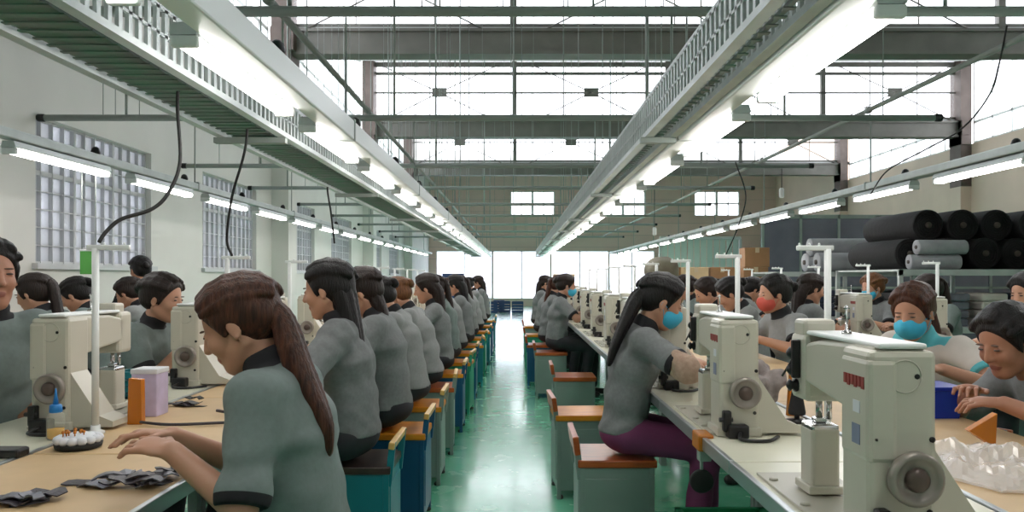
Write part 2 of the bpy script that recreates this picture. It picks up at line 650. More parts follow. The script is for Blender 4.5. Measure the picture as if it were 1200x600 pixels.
# side clerestories (right-angled gables of each saw-tooth)
for side, (xin, out) in (('white', (XL, -1)), ('beige', (XR, 1))):
    for i in range(1, 4):
        a, b = GUT[i] + .3, GUT[i + 1] - .3
        x0, x1 = sorted((xin + out * .10, xin + out * .106))
        f0, f1 = sorted((xin + out * .04, xin + out * .16))
        fm = MB()
        n = 9
        for k in range(n + 1):
            y = a + (b - a) * k / n
            zt = ZG1 + SLOPE * (y - GUT[i])
            fm.box(f0, f1, y - .022, y + .022, ZC, zt)
        fm.box(f0, f1, a, b, ZC - .03, ZC + .05)
        fm.box(f0, f1, a, b, 5.4, 5.46)
        fm.prism([(a, ZG1 - .04), (b, ZT - .1), (b, ZT + .1), (a, ZG1 + .16)], 'x', f0, f1)
        window([], fm, m_glaz, m_wmetal, '%s triangular side clerestory above the %s wall' % (ORD[i - 1], side),
               [([(a, ZC), (b, ZC), (b, ZT), (a, ZG1)], x0, x1)])

# columns
n = 0
for g in GUT[1:]:
    for x, inn in ((XL, 1), (XR, -1)):
        x0, x1 = sorted((x, x + inn * .28))
        mb = MB()
        mb.box(x0, x1, g - .24, g + .24, 0, 3.75, 0)
        mb.box(x0, x1 + .0, g - .26, g + .26, 3.75, ZT, 1)
        mb.box(x0 - .0, x1 + .03 * inn, g - .3, g + .3, 4.85, 5.1, 1)
        mb.box(x0, x1 + .1 * inn, g - .32, g + .32, ZG0, ZG1 + .02, 1)
        n += 1
        o = mb.build('trim_%d' % (5 + n), [m_wall if x < 0 else m_wallr, m_col])
        struct(o, '%s column down the %s wall, dark steel above' % (ORD[(n - 1) // 2], 'white' if x < 0 else 'beige'), 'column')
for b, nm in ((XL, 'left'), (XR, 'right')):
    o = MB().box(min(b, b + (.02 if b < 0 else -.02)), max(b, b + (.02 if b < 0 else -.02)), YF, YB, 0, .12).build('baseboard_' + nm, m_sgrey)
    struct(o, 'grey painted skirting along the %s wall' % ('white' if b < 0 else 'beige'), 'baseboard')

# ------------------------------------------------------------------ hanging steelwork, lights, trays
RY = [3.9, 6.5, 9.3, 11.6, 14.2, 16.8, 19.6, 22.6, 25.6]
RZ = 2.70
rodx = [-3.3, -2.72, -1.75, -0.92, 0.15, 0.98, 2.1, 3.0]
for i, y in enumerate(RY):
    x1 = 7.5 if i == 0 else 3.6
    r = MB()
    r.tube([(XL, y, RZ), (0, y, RZ), (x1, y, RZ)], .028, 8)
    o = r.build('hanging_rail', m_pipe)
    tag(o, '%s grey steel crossbar from the viewer, slung across the hall under the roof' % ORD[i], 'rail', 'crossbars under the roof')
    for k in range(8, 20 if i < 6 else 14):
        x = random.uniform(-3.6, 3.3)
        j = max(q for q in range(len(GUT)) if GUT[q] <= y)
        MB().tube([(x, y, RZ), (x, y, 4.0), (x, y, ZG1 + SLOPE * (y - GUT[j]))], .004, 4).build('hanger_rod', m_pipe, o)
    for k in range(8 if i < 6 else 5):
        x = rodx[k] + random.uniform(-.25, .25)
        zt = 5.15
        # the rod reaches up to the roof slope
        j = max(q for q in range(len(GUT)) if GUT[q] <= y)
        zt = ZG1 + SLOPE * (y - GUT[j])
        MB().tube([(x, y, RZ), (x, y, (RZ + zt) / 2), (x, y, zt)], .006 if k % 3 else .011, 5).build('hanger_rod', m_pipe, o)
    for s in (XL + .03, x1 - .03):
        MB().lathe((s, y, RZ), (1, 0, 0), [(.03, -.03), (.034, -.02), (.034, .02), (.03, .03)], 10).build('end_cap', m_black, o)

# longitudinal pipes lying on the crossbars
for x, lab in ((-1.26, 'long grey pipe lying on the crossbars above the row of blue stools'), (2.98, 'long grey pipe lying on the crossbars above the fabric racks')):
    mb = MB().tube([(x, 2.5, RZ + .064), (x, 14, RZ + .064), (x, 27, RZ + .064)], .02, 8)
    for y in RY:
        mb.lathe((x, y, RZ + .064), (0, 1, 0), [(.026, -.03), (.03, -.02), (.03, .02), (.026, .03)], 8)
    o = mb.build('hanging_pipe', m_pipe)
    tag(o, lab, 'pipe', 'pipes along the hall')

ZL = 2.09


def make_fixture():
    root = empty('hanging_light_fixture')
    mb = MB()
    mb.prism([(-.03, .0), (.03, .0), (.04, -.03), (.036, -.036), (-.036, -.036), (-.04, -.03)], 'y', 0, .98)
    mb.build('housing', m_galv, root)
    for sx in (-.018, .018):
        MB().cyl((sx, .025, -.052), (sx, .955, -.052), .014, n=10).build('tube', m_tube, root)
    for y in (.0, .955):
        MB().rbox(-.04, .04, y, y + .025, -.070, -.036, .006).build('lamp_holder', m_wmetal, root)
    return root


fx = make_fixture()
first = [True]


def light_line(x, y0, n, z, where, pitch=1.30, wide=1.0, rail=(0, 0.0)):
    for i in range(n):
        y = y0 + i * pitch
        lab = '%s lit tube fixture from the viewer in the line %s' % (ORD[i], where)
        if first[0]:
            first[0] = False
            o = fx
            o.location = (x, y, z - .008)
        else:
            o = dup(fx, (x, y, z - .008), 0)
        tag(o, lab, 'light', 'tube lights ' + where)


# (x, first y, count)
light_line(-0.955, 0.9, 19, ZL, 'over the blue stools')
light_line(0.955, 0.65, 19, ZL, 'over the masked workers')
light_line(-2.72, 2.81, 16, ZL, 'beside the white window wall')
light_line(3.0, 1.885, 17, ZL, 'in front of the fabric racks')


def trunking(x, y0, y1, z, label, hang_x=0.0, w=.05, lo=0.0):
    t = empty('hanging_light_trunking', (x, y0, z))
    mb = MB().rbox(-w, w, 0, y1 - y0, lo, .055, .008)
    mb.build('channel', m_wmetal if lo < 0 else m_galv, t)
    for y in RY:
        if y < y1:
            MB().cyl((hang_x, y - y0, .05), (hang_x, y - y0, RZ - z - .03), .006, n=6, caps=False).build('hanger_rod', m_pipe, t)
            MB().rbox(-w - .003, w + .003, y - y0 - .015, y - y0 + .015, lo - .004, .065, .004).build('clamp', m_pipe, t)
    y = y0 + .8
    while y < min(y1, 16):
        MB().lathe((w * .4, y - y0, .055), (0, 0, 1), [(.028, 0), (.03, .01), (.022, .035), (.01, .045)], 10).build('socket', m_black, t)
        y += 1.32
    tag(t, label, 'trunking', 'light trunking')


trunking(-0.865, 0.6, 26.2, ZL, 'white trunking carrying the tube lights over the blue stools', w=.045, lo=-.045)
trunking(0.865, 0.4, 26.0, ZL, 'white trunking carrying the tube lights over the masked workers', w=.045, lo=-.045)
trunking(-2.72, 1.5, 24.5, ZL, 'galvanised trunking carrying the tube lights beside the window wall', w=.035)
trunking(3.0, 1.2, 24.5, ZL, 'galvanised trunking carrying the tube lights in front of the fabric racks', w=.05)


def tray(x0, x1, y0, y1, z, label):
    """open wire tray with a solid green base, slatted sides"""
    t = empty('hanging_cable_tray', (x0, y0, z))
    L = y1 - y0
    w = x1 - x0
    mb = MB()
    mb.box(.06, w - .06, 0, L, .0, .012)
    k = 0.0
    while k < L:
        mb.box(.05, w - .05, k, k + .02, -.004, .0)
        k += .07
    mb.build('base_plate', m_green, t)
    for s in (0, 1):
        mb = MB()
        xa = 0 if s == 0 else w - .012
        mb.box(xa - .01, xa + .03, 0, L, -.012, .012)
        mb.box(xa, xa + .012, 0, L, .17, .19)
        mb.box(xa, xa + .012, 0, L, .085, .095)
        k = 0.0
        while k < L:
            mb.box(xa, xa + .012, k, k + .022, .0, .18)
            k += .06
        mb.build('side_mesh', m_galv, t)
    for y in RY:
        if y < y1:
            for s in (.006, w - .006):
                MB().cyl((s, y - y0, .18), (s, y - y0, RZ - z - .03), .007, n=6, caps=False).build('hanger_rod', m_pipe, t)
            MB().box(-.03, w + .012, y - y0 - .02, y - y0 + .02, -.04, -.012).build('cross_bracket', m_pipe, t)
    tag(t, label, 'cable tray')


tray(-1.50, -1.18, 0.9, 26.0, 2.07, 'slatted metal cable tray with dark green underside above the blue stools')
tray(0.66, 0.795, 0.5, 26.0, 2.07, 'narrow slatted metal cable tray beside the lights over masked workers')

# ------------------------------------------------------------------ worktables
TZ = 0.81


def make_table(name, w, L, top_mat, machine):
    """origin: floor under the near, aisle-side corner; x runs away from the aisle"""
    t = empty(name)
    MB().rbox(.004, w, .004, L - .004, TZ - .035, TZ, .004).build('table_top', top_mat, t)
    MB().rbox(-.012, .006, .004, L - .004, TZ - .04, TZ + .003, .003).build('edge_trim', m_alu, t)
    for x in (w - .05,):
        for y in (.03, L - .03):
            MB().box(x - .02, x + .02, y - .02, y + .02, .0, TZ - .035).build('leg', m_leg, t)
    for y in (.03, L - .03):
        MB().box(.06, w - .06, y - .015, y + .015, TZ - .08, TZ - .035).build('cross_rail', m_leg, t)
    if machine:
        mo = MB()
        mo.lathe((w * .6, .62, .712), (0, 1, 0), [(.03, -.13), (.045, -.12), (.05, -.1), (.05, .06), (.035, .08), (.035, .11), (.02, .12)], 16)
        mo.rbox(w * .6 - .04, w * .6 + .04, .5, .7, .70, TZ - .035, .008)
        mo.build('motor', m_black, t)
    return t


XRT, XRW = 0.635, 1.125            # near edges of the machine tables and of the tan tables
tm = make_table('machine_table', .472, 1.1, m_cream, True)
tw = make_table('work_table', .60, 1.1, m_tan, False)
used = set()


def place(proto, loc, rz, label, cat, group=None):
    if proto.name not in used:
        used.add(proto.name)
        o = proto
        o.location = loc
        o.rotation_euler = (0, 0, rz)
    else:
        o = dup(proto, loc, rz)
    return tag(o, label, cat, group)


NT = 14
for k in range(NT):
    y = 1.15 + 1.1 * k
    place(tm, (XRT, y, 0), 0, 'cream machine table with metal edge, %s from the viewer where the masked workers sit' % ORD[k], 'table', 'cream machine tables')
    place(tw, (XRW, y, 0), 0, 'tan-topped work table, %s from the viewer behind the machines of the masked workers' % ORD[k], 'table', 'tan work tables')
# the other island is the mirror: turned half round
for k in range(NT):
    y = 1.25 + 1.1 * k
    place(tw, (-.885, y + 1.1, 0), PI, 'tan-topped work table, %s from the viewer along the row of blue stools' % ORD[k], 'table', 'tan work tables')
for k in range(NT):
    y = 1.25 + 1.1 * k
    o = place(tm, (-1.502, y + 1.1, 0), PI, 'cream machine table, %s from the viewer across from the row of blue stools' % ORD[k], 'table', 'cream machine tables')
    o.scale = (.86, 1, 1)
# benches further out
for k in range(7):
    y = 4.1 + 1.1 * k
    place(tm, (2.62, y, 0), 0, 'cream machine table, %s from the viewer in front of the fabric racks' % ORD[k], 'table', 'cream machine tables')
for k in range(2):
    y = 4.55 + 1.1 * k
    place(tw, (-3.42, y + 1.1, 0), PI, 'tan-topped work table, %s from the viewer along the white window wall' % ORD[k], 'table', 'tan work tables')


# ------------------------------------------------------------------ post-bed sewing machine
def make_machine(name, label_red):
    t = empty(name)
    # origin: table top under the middle of the column's near face; arm runs along +y; the operator sits on -x
    mb = MB()
    mb.rbox(-.068, .066, .0, .13, .015, .395, .012)                    # column
    mb.prism([(.06, .21), (.06, .01), (.215, .01), (.215, .03), (.165, .05)], 'y', .012, .12)
    mb.rbox(-.076, .074, -.006, .136, .0, .03, .004)
    bolts = mb
    mb = MB()
    mb.rbox(-.072, -.012, -.004, .125, .175, .378, .01)
    mb.build('column_cover', m_mach, t)
    if label_red:
        lb = MB()
        # reddish maker's plate on the cover, blurred beyond reading: rows of short strokes
        for k in range(6):
            lb.box(-.0738, -.0718, .012 + k * .016, .024 + k * .016, .318 + (k % 2) * .003, .342)
        lb.build('maker_plate', m_red, t)
    st = MB()
    st.box(-.0735, -.0718, .03, .06, .268, .292)
    st.build('sticker', m_stickw, t)
    st = MB()
    st.box(-.0735, -.0718, .03, .065, .205, .245)
    st.build('warning_sticker', m_stick, t)
    # arm
    mb = MB()
    mb.prism([(.12, .255), (.40, .285), (.40, .375), (.30, .392), (.02, .404), (.02, .385), (.12, .37)], 'x', -.05, .055)
    mb.build('arm', m_mach, t, bevel=.012)
    MB().rbox(-.046, .05, .005, .385, .398, .409, .005).build('arm_cover', m_wmetal, t)
    # head
    mb = MB()
    mb.rbox(-.055, .055, .37, .47, .235, .40, .014)
    mb.rbox(-.05, .03, .385, .46, .39, .435, .01)
    h = mb.build('head', m_mach, t)
    nb = MB()
    nb.cyl((0, .42, .19), (0, .42, .24), .008, n=10)
    nb.cyl((.025, .42, .185), (.025, .42, .24), .007, n=10)
    nb.cyl((0, .42, .185), (0, .42, .215), .003, n=6)
    nb.rbox(-.014, .014, .405, .435, .178, .19, .003)
    nb.build('needle_bar', m_chrome, t)
    tu = MB()
    for z in (.27, .31, .35):
        tu.lathe((-.055, .42, z), (-1, 0, 0), [(.016, 0), (.018, .006), (.01, .012), (.016, .018), (.006, .026)], 10)
    tu.rbox(-.075, -.055, .395, .41, .29, .385, .003)
    tu.cyl((-.065, .40, .35), (-.085, .44, .29), .003, n=6)
    tu.build('thread_tension', m_black, t)
    # post
    mb = MB()
    mb.rbox(-.035, .035, .375, .455, .015, .17, .008)
    mb.rbox(-.045, .045, .365, .465, .01, .03, .004)
    mb.build('post', m_mach, t)
    MB().rbox(-.034, .034, .377, .453, .145, .178, .006).build('needle_plate', m_chrome, t)
    mb = MB()
    mb.box(-.10, .10, .03, .60, .0, .006)
    for y in (.16, .30, .52):
        for x in (-.08, .08):
            mb.lathe((x, y, .006), (0, 0, 1), [(.012, 0), (.012, .004), (.008, .006)], 8)
    mb.build('bed_plate', m_mach2, t)
    # near face: handwheel, round inset and bolts
    hw = MB()
    hw.lathe((.012, .0, .15), (0, -1, 0), [(.030, 0), (.046, .006), (.053, .016), (.053, .03), (.044, .036), (.040, .028), (.026, .026)], 28)
    hwo = hw.build('handwheel', m_wheel, t)
    MB().lathe((.012, -.02, .15), (0, -1, 0), [(.024, 0), (.024, .012), (.018, .02), (.007, .022)], 20).build('hub', m_hub, hwo)
    mb = bolts
    for x, z in ((-.055, .222), (.055, .222), (-.055, .075), (.05, .08)):
        mb.lathe((x, .0, z), (0, -1, 0), [(.006, 0), (.006, .003), (.003, .004)], 8, 1)
    for x in (-.022, .026):
        mb.lathe((x, .001, .345), (0, -1, 0), [(.0055, 0), (.0055, .002), (.004, .0025)], 8, 1)
    bolts.build('column', [m_mach, m_rubber], t)
    rg = MB()
    pts = [(.002 + .032 * math.cos(a), -.0005, .345 + .032 * math.sin(a)) for a in [PI * 2 * q / 24 for q in range(25)]]
    rg.tube(pts, .0016, 5)
    rg.build('inset_ring', m_mach2, t)
    kb = MB()
    kb.rbox(-.05, .02, -.045, .0, .0, .045, .006)
    kb.rbox(-.062, -.035, -.03, .0, .02, .09, .005)
    kb.cyl((-.075, -.02, .06), (-.03, -.02, .06), .008, n=8)
    kb.tube(spline([(-.01, -.04, .02), (-.02, -.09, .008), (.06, -.10, .006), (.12, -.03, .006)], 5), .006, 6)
    kb.build('belt_guard', m_black, t)
    pc = MB()
    pc.lathe((.0, .26, .405), (0, 0, 1), [(.012, 0), (.012, .01), (.003, .014), (.003, .06), (.008, .062), (.002, .07)], 8)
    pc.build('thread_guide', m_chrome, t)
    return t


mach = make_machine('sewing_machine', True)
XM = 0.757
for k in range(11):
    y = 1.5 + 1.1 * k
    lab = ['cream post-bed sewing machine with red maker plate, biggest in the photo, by clear plastic bags',
           'cream post-bed sewing machine next to the mauve cloth bundle and amber plate',
           'cream post-bed sewing machine in front of the woman in plum trousers'][k] if k < 3 else 'cream post-bed sewing machine, %s from the viewer on the masked workers\' tables' % ORD[k]
    place(mach, (XM, y, TZ + .001), 0, lab, 'sewing machine', 'post-bed sewing machines')
for k in range(10):
    y = 2.7 + 1.1 * k
    lab = ['cream post-bed sewing machine behind the oil bottle with blue nozzle',
           'cream post-bed sewing machine in front of the woman working beside the black fringe'][k] if k < 2 else 'cream post-bed sewing machine, %s from the viewer across from the blue stools' % ORD[k]
    place(mach, (-1.64, y, TZ + .001), 0, lab, 'sewing machine', 'post-bed sewing machines')
for k in range(6):
    y = 5.2 + 1.1 * k
    place(mach, (2.86, y, TZ + .001), 0, 'cream post-bed sewing machine, %s from the viewer in front of the fabric racks' % ORD[k], 'sewing machine', 'post-bed sewing machines')


# thread stands: white pole with a short crossbar
def make_stand(sign):
    t = empty('thread_stand')
    MB().lathe((0, 0, 0), (0, 0, 1), [(.03, .001), (.03, .008), (.016, .014), (.016, .03)], 14).build('base', m_wmetal, t)
    MB().cyl((0, 0, .0), (0, 0, .64), .012, n=12).build('pole', m_wmetal, t)
    mb = MB()
    mb.rbox(-.03 if sign > 0 else -.11, .12 if sign > 0 else .02, -.008, .008, .634, .652, .004)
    for x in (.03, .065, .10):
        mb.lathe((x * sign, 0, .652), (0, 0, 1), [(.004, 0), (.004, .006), (.002, .009)], 8)
    mb.build('crossbar', m_wmetal, t)
    return t


sl, sr = make_stand(1), make_stand(-1)
for k in range(9):
    y = 2.7 + 1.1 * k
    lab = ['white pole stand with crossbar, black cable reaching its top, beside the oil bottle'][k] if k < 1 else 'white pole stand with crossbar, %s from the viewer across from the blue stools' % ORD[k]
    place(sl, (-1.452 if k == 0 else -1.505, y - (.05 if k == 0 else -.2), TZ), 0, lab, 'thread stand', 'white pole stands')
for k in range(9):
    y = 2.7 + 1.1 * k
    place(sr, (1.095, y, TZ), 0, 'white pole stand, %s from the viewer at the back of the masked workers\' tables' % ORD[k], 'thread stand', 'white pole stands')
for k in range(6):
    y = 5.6 + 1.1 * k
    place(sr, (3.07, y, TZ), 0, 'white pole stand with crossbar, %s from the viewer in front of the fabric racks' % ORD[k], 'thread stand', 'white pole stands')


# ------------------------------------------------------------------ cabinet stools
def make_stool(body, wood, rail, thick):
    t = empty('cabinet_stool')
    a, b, H = .172, .172, .475
    mb = MB()
    mb.rbox(-a, a, -b, b, .05, H, .008, 0)
    mb.rbox(-a + .02, a - .02, -b - .004, -b + .01, .11, H - .05, .003, 0)
    mb.rbox(-a - .004, -a + .01, -b + .03, b - .03, .11, H - .05, .003, 0)
    mb.rbox(-a, -a + .025, -b - .006, -b + .02, .0, H, .003, 0)
    mb.rbox(-a, -a + .025, b - .02, b + .006, .0, H, .003, 0)
    mb.rbox(a - .025, a, -b - .006, -b + .02, .0, H, .003, 0)
    mb.rbox(a - .025, a, b - .02, b + .006, .0, H, .003, 0)
    mb.build('cabinet', body, t)
    MB().rbox(-a - .008, a + .012, -b - .012, b + .012, H, .51, .006).build('seat', wood, t)
    for y in (-b + .015, b - .015):
        p = MB()
        p.prism([(-a - .01, .42), (-a + .02, .42), (-a - .002, .615), (-a - .03, .615)], 'y', y - .012, y + .012)
        p.build('backrest_post', body, t)
    tl = Matrix.Rotation(math.radians(-8), 4, 'Y')
    m = Matrix.Translation((-a - .014, 0, .618 - thick / 2)) @ tl
    MB().rbox(-.014, .014, -b - .012, b + .012, -thick / 2, thick / 2, .005, mat=m).build('backrest_rail', rail, t)
    for x in (-a + .02, a - .02):
        for y in (-b + .02, b - .02):
            MB().lathe((x, y, 0), (0, 0, 1), [(.02, 0), (.022, .01), (.016, .02)], 8).build('foot', m_rubber, t)
    return t


stl = make_stool(m_teal, m_woodd, m_gold, .032)
str_ = make_stool(m_sgrey, m_wood, m_woodr, .085)
LST = [(2.20, -.605, m_blue, m_wood, 'blue cabinet stool with yellow back rail under the woman with the auburn ponytail', 4),
       (3.58, -.738, m_teal, m_woodd, 'teal cabinet stool with dark seat and yellow back rail, under the long-black-haired woman', 0),
       (4.30, -.668, m_blue, m_wood, 'blue cabinet stool with orange wood seat just beyond the dark-seated teal stool', 0),
       (5.15, -.665, m_sgrey, m_wood, 'grey-green cabinet stool, fourth from the viewer in the row of mostly blue stools', 0),
       (6.0, -.66, m_sgrey, m_woodr, 'grey-green cabinet stool, fifth from the viewer in the row of mostly blue stools', 3),
       (6.85, -.64, m_blue, m_wood, 'blue cabinet stool, sixth from the viewer along the aisle', 0),
       (7.75, -.62, m_sgreen, m_wood, 'bright green cabinet stool, seventh from the viewer along the aisle', -4),
       (8.65, -.62, m_blue, m_wood, 'blue cabinet stool, eighth from the viewer along the aisle', 0),
       (9.65, -.6, m_teal, m_wood, 'teal cabinet stool, ninth from the viewer along the aisle', 5),
       (10.75, -.6, m_sgreen, m_wood, 'green cabinet stool, tenth from the viewer along the aisle', 0),
       (12.0, -.58, m_teal, m_wood, 'teal cabinet stool, eleventh from the viewer along the aisle', 0),
       (13.4, -.58, m_blue, m_wood, 'blue cabinet stool, twelfth from the viewer along the aisle', 0),
       (15.0, -.58, m_teal, m_wood, 'teal cabinet stool, last of the row along the aisle', 0)]
for d, x, c, w, lab, ang in LST:
    o = place(stl, (x, d, 0), PI + math.radians(ang), lab, 'stool', 'cabinet stools')
    if o is not stl:
        remat(o, [(m_teal, c), (m_woodd, w)])
    # the prototype was used for the first stool: repaint per object
    else:
        remat(o, [(m_teal, c), (m_woodd, w)])
RST = [(3.70, .463, m_sgrey, m_woodr, 'grey cabinet stool with red-brown seat under the woman in plum trousers', 0),
       (4.85, .41, m_sgrey, m_wood, 'empty grey cabinet stool with bright orange wood seat', 3),
       (6.62, .49, m_sgrey, m_woodr, 'grey cabinet stool under the masked woman in teal trousers', 0),
       (8.75, .39, m_sgrey, m_woodr, 'grey cabinet stool beyond the masked woman in teal trousers', 0),
       (9.7, .31, m_blue, m_woodr, 'dark blue cabinet stool across the aisle from the blue stools', 0),
       (11.4, .30, m_sgreen, m_wood, 'green cabinet stool at the far end of the masked workers\' row', 0),
       (13.3, .30, m_sgrey, m_wood, 'last grey cabinet stool at the far end of the masked workers\' row', 0)]
for d, x, c, w, lab, ang in RST:
    o = place(str_, (x, d, 0), math.radians(ang), lab, 'stool', 'cabinet stools')
    remat(o, [(m_sgrey, c), (m_wood, w)])
ostool = make_stool(m_sgrey, m_woodd, m_woodr, .06)


def far_stool(x, y, rz, lab):
    return place(ostool, (x, y, 0), rz, lab, 'stool', 'cabinet stools')

# ------------------------------------------------------------------ people: signed-distance bodies polygonised with surface nets
def _n(v):
    v = np.asarray(v, float)
    return v / (np.linalg.norm(v) + 1e-12)


class SDF:
    def __init__(s):
        s.p = []
        s.cuts = []
        s.noise = None
        s.zone = []

    def cap(s, a, b, ra, rb=None, k=.02, lab=0, sy=1.0):
        rb = ra if rb is None else rb
        a, b = np.array(a, float), np.array(b, float)
        R = max(ra, rb)
        ext = np.array([R, R * sy, R])
        s.p.append(('c', a, b, ra, rb, k, lab, sy, np.minimum(a, b) - ext, np.maximum(a, b) + ext))

    def ell(s, c, r, R=None, k=.02, lab=0):
        c = np.array(c, float)
        r = np.array(r, float)
        R = np.eye(3) if R is None else np.array(R, float)       # rows are the axes
        ext = np.sqrt(((R.T * r) ** 2).sum(axis=1))
        s.p.append(('e', c, r, R, None, k, lab, 1, c - ext, c + ext))

    def mesh(s, name, h, mats, parent=None):
        lo = np.min([p[8] for p in s.p], axis=0) - .03
        hi = np.max([p[9] for p in s.p], axis=0) + .03
        n = np.ceil((hi - lo) / h).astype(int) + 1
        ax = [lo[i] + h * np.arange(n[i]) for i in range(3)]
        Fd = np.full(n, 1.0, np.float32)
        L = np.zeros(n, np.int8)
        B = np.full(n, 1.0, np.float32)
        for typ, a, b, c, d_, k, lab, sy, l, u in s.p:
            pad = .025 + k
            i0 = np.maximum(0, np.floor((l - pad - lo) / h).astype(int))
            i1 = np.minimum(n, np.ceil((u + pad - lo) / h).astype(int) + 1)
            sl = tuple(slice(i0[i], i1[i]) for i in range(3))
            X = ax[0][sl[0]][:, None, None]
            Y = ax[1][sl[1]][None, :, None]
            Z = ax[2][sl[2]][None, None, :]
            if typ == 'c':
                q = [X - a[0], (Y - a[1]) / sy, Z - a[2]]
                ba = b - a
                ba = np.array([ba[0], ba[1] / sy, ba[2]])
                t = np.clip((q[0] * ba[0] + q[1] * ba[1] + q[2] * ba[2]) / (ba.dot(ba) + 1e-12), 0, 1)
                d = np.sqrt((q[0] - ba[0] * t) ** 2 + (q[1] - ba[1] * t) ** 2 + (q[2] - ba[2] * t) ** 2) - (c + (d_ - c) * t)
            else:
                q = [X - a[0], Y - a[1], Z - a[2]]
                w = [(q[0] * c[i][0] + q[1] * c[i][1] + q[2] * c[i][2]) for i in range(3)]
                k0 = np.sqrt(sum((w[i] / b[i]) ** 2 for i in range(3)))
                k1 = np.sqrt(sum((w[i] / b[i] ** 2) ** 2 for i in range(3))) + 1e-9
                d = k0 * (k0 - 1) / k1
            sub = Fd[sl]
            if k > 0:
                hh = np.clip(.5 + .5 * (sub - d) / k, 0, 1)
                Fd[sl] = sub * (1 - hh) + d * hh - k * hh * (1 - hh)
            else:
                Fd[sl] = np.minimum(sub, d)
            m = d < B[sl]
            L[sl] = np.where(m, lab, L[sl])
            B[sl] = np.where(m, d, B[sl])
        X, Y, Z = ax[0][:, None, None], ax[1][None, :, None], ax[2][None, None, :]
        if s.noise:
            Fd += s.noise(X, Y, Z).astype(np.float32)
        for fn in s.cuts:
            Fd = np.maximum(Fd, fn(X, Y, Z).astype(np.float32))
        o = surfnets(Fd, L, lo, h, name, mats, parent)
        if s.zone:
            n_ = len(o.data.vertices)
            co = np.empty(n_ * 3, np.float32)
            o.data.vertices.foreach_get('co', co)
            co = co.reshape(-1, 3)
            z = np.max([fn(co[:, 0], co[:, 1], co[:, 2]) for fn in s.zone], axis=0)
            at_ = o.data.attributes.new('zone', 'FLOAT', 'POINT')
            at_.data.foreach_set('value', z.astype(np.float32))
        return o


OFF = np.array([(i, j, k) for i in (0, 1) for j in (0, 1) for k in (0, 1)])
EDG = [(a, b) for a in range(8) for b in range(a + 1, 8) if np.abs(OFF[a] - OFF[b]).sum() == 1]


def surfnets(Fd, L, lo, h, name, mats, parent):
    ins = Fd < 0
    nx, ny, nz = Fd.shape
    cnt = np.zeros((nx - 1, ny - 1, nz - 1), np.int8)
    for i, j, k in OFF:
        cnt += ins[i:nx - 1 + i, j:ny - 1 + j, k:nz - 1 + k]
    mixed = (cnt > 0) & (cnt < 8)
    idx = np.argwhere(mixed)
    vid = np.full(mixed.shape, -1, np.int64)
    vid[mixed] = np.arange(len(idx))
    vals = np.stack([Fd[idx[:, 0] + o[0], idx[:, 1] + o[1], idx[:, 2] + o[2]] for o in OFF], 1)
    acc = np.zeros((len(idx), 3))
    c = np.zeros(len(idx))
    for a, b in EDG:
        va, vb = vals[:, a], vals[:, b]
        m = (va < 0) != (vb < 0)
        t = va[m] / (va[m] - vb[m])
        acc[m] += OFF[a] + t[:, None] * (OFF[b] - OFF[a])
        c[m] += 1
    co = (idx + acc / c[:, None]) * h + lo
    near = np.argmin(np.abs(vals), 1)
    lab = L[idx[:, 0] + OFF[near, 0], idx[:, 1] + OFF[near, 1], idx[:, 2] + OFF[near, 2]]
    quads = []
    for axis in range(3):
        b_, c_ = (axis + 1) % 3, (axis + 2) % 3
        s0 = [slice(None)] * 3
        s1 = [slice(None)] * 3
        s0[axis], s1[axis] = slice(0, -1), slice(1, None)
        ch = ins[tuple(s0)] != ins[tuple(s1)]
        e = np.argwhere(ch)
        e = e[(e[:, b_] > 0) & (e[:, c_] > 0) & (e[:, b_] < Fd.shape[b_] - 1) & (e[:, c_] < Fd.shape[c_] - 1)]
        if not len(e):
            continue
        q = []
        for db, dc in ((-1, -1), (0, -1), (0, 0), (-1, 0)):
            v = e.copy()
            v[:, b_] += db
            v[:, c_] += dc
            q.append(vid[v[:, 0], v[:, 1], v[:, 2]])
        q = np.stack(q, 1)
        first = ins[e[:, 0], e[:, 1], e[:, 2]]
        q[~first] = q[~first][:, ::-1]
        quads.append(q)
    Q = np.concatenate(quads)
    me = bpy.data.meshes.new(name)
    me.vertices.add(len(co))
    me.vertices.foreach_set('co', co.astype(np.float32).ravel())
    me.loops.add(len(Q) * 4)
    me.loops.foreach_set('vertex_index', Q.astype(np.int32).ravel())
    me.polygons.add(len(Q))
    me.polygons.foreach_set('loop_start', np.arange(0, len(Q) * 4, 4, dtype=np.int32))
    for m in mats:
        me.materials.append(m)
    me.polygons.foreach_set('material_index', lab[Q[:, 0]].astype(np.int32))
    me.polygons.foreach_set('use_smooth', np.ones(len(Q), bool))
    me.update(calc_edges=True)
    me.validate()
    o = bpy.data.objects.new(name, me)
    COL.objects.link(o)
    if parent is not None:
        o.parent = parent
    return o


def folds(amp, f=38.0, seed=0):
    r = np.random.RandomState(seed)
    dirs = [(_n(r.normal(size=3) * [1, 1, 1.6]), r.uniform(.6, 1.5) * f, r.uniform(0, 6)) for _ in range(6)]
    def fn(X, Y, Z):
        t = 0
        for d, w, p in dirs:
            t = t + np.sin((X * d[0] + Y * d[1] + Z * d[2]) * w + p + 1.5 * np.sin(Z * 17 + p))
        return amp * t / 3
    return fn


def ik(S, T, la, lb, pole):
    d = T - S
    L = np.linalg.norm(d)
    L = min(L, (la + lb) * .995)
    dn = _n(d)
    T = S + dn * L
    a = (la * la - lb * lb + L * L) / (2 * L)
    hgt = math.sqrt(max(1e-6, la * la - a * a))
    pole = np.array(pole, float)
    pole = _n(pole - dn * pole.dot(dn))
    return S + dn * a + pole * hgt, T


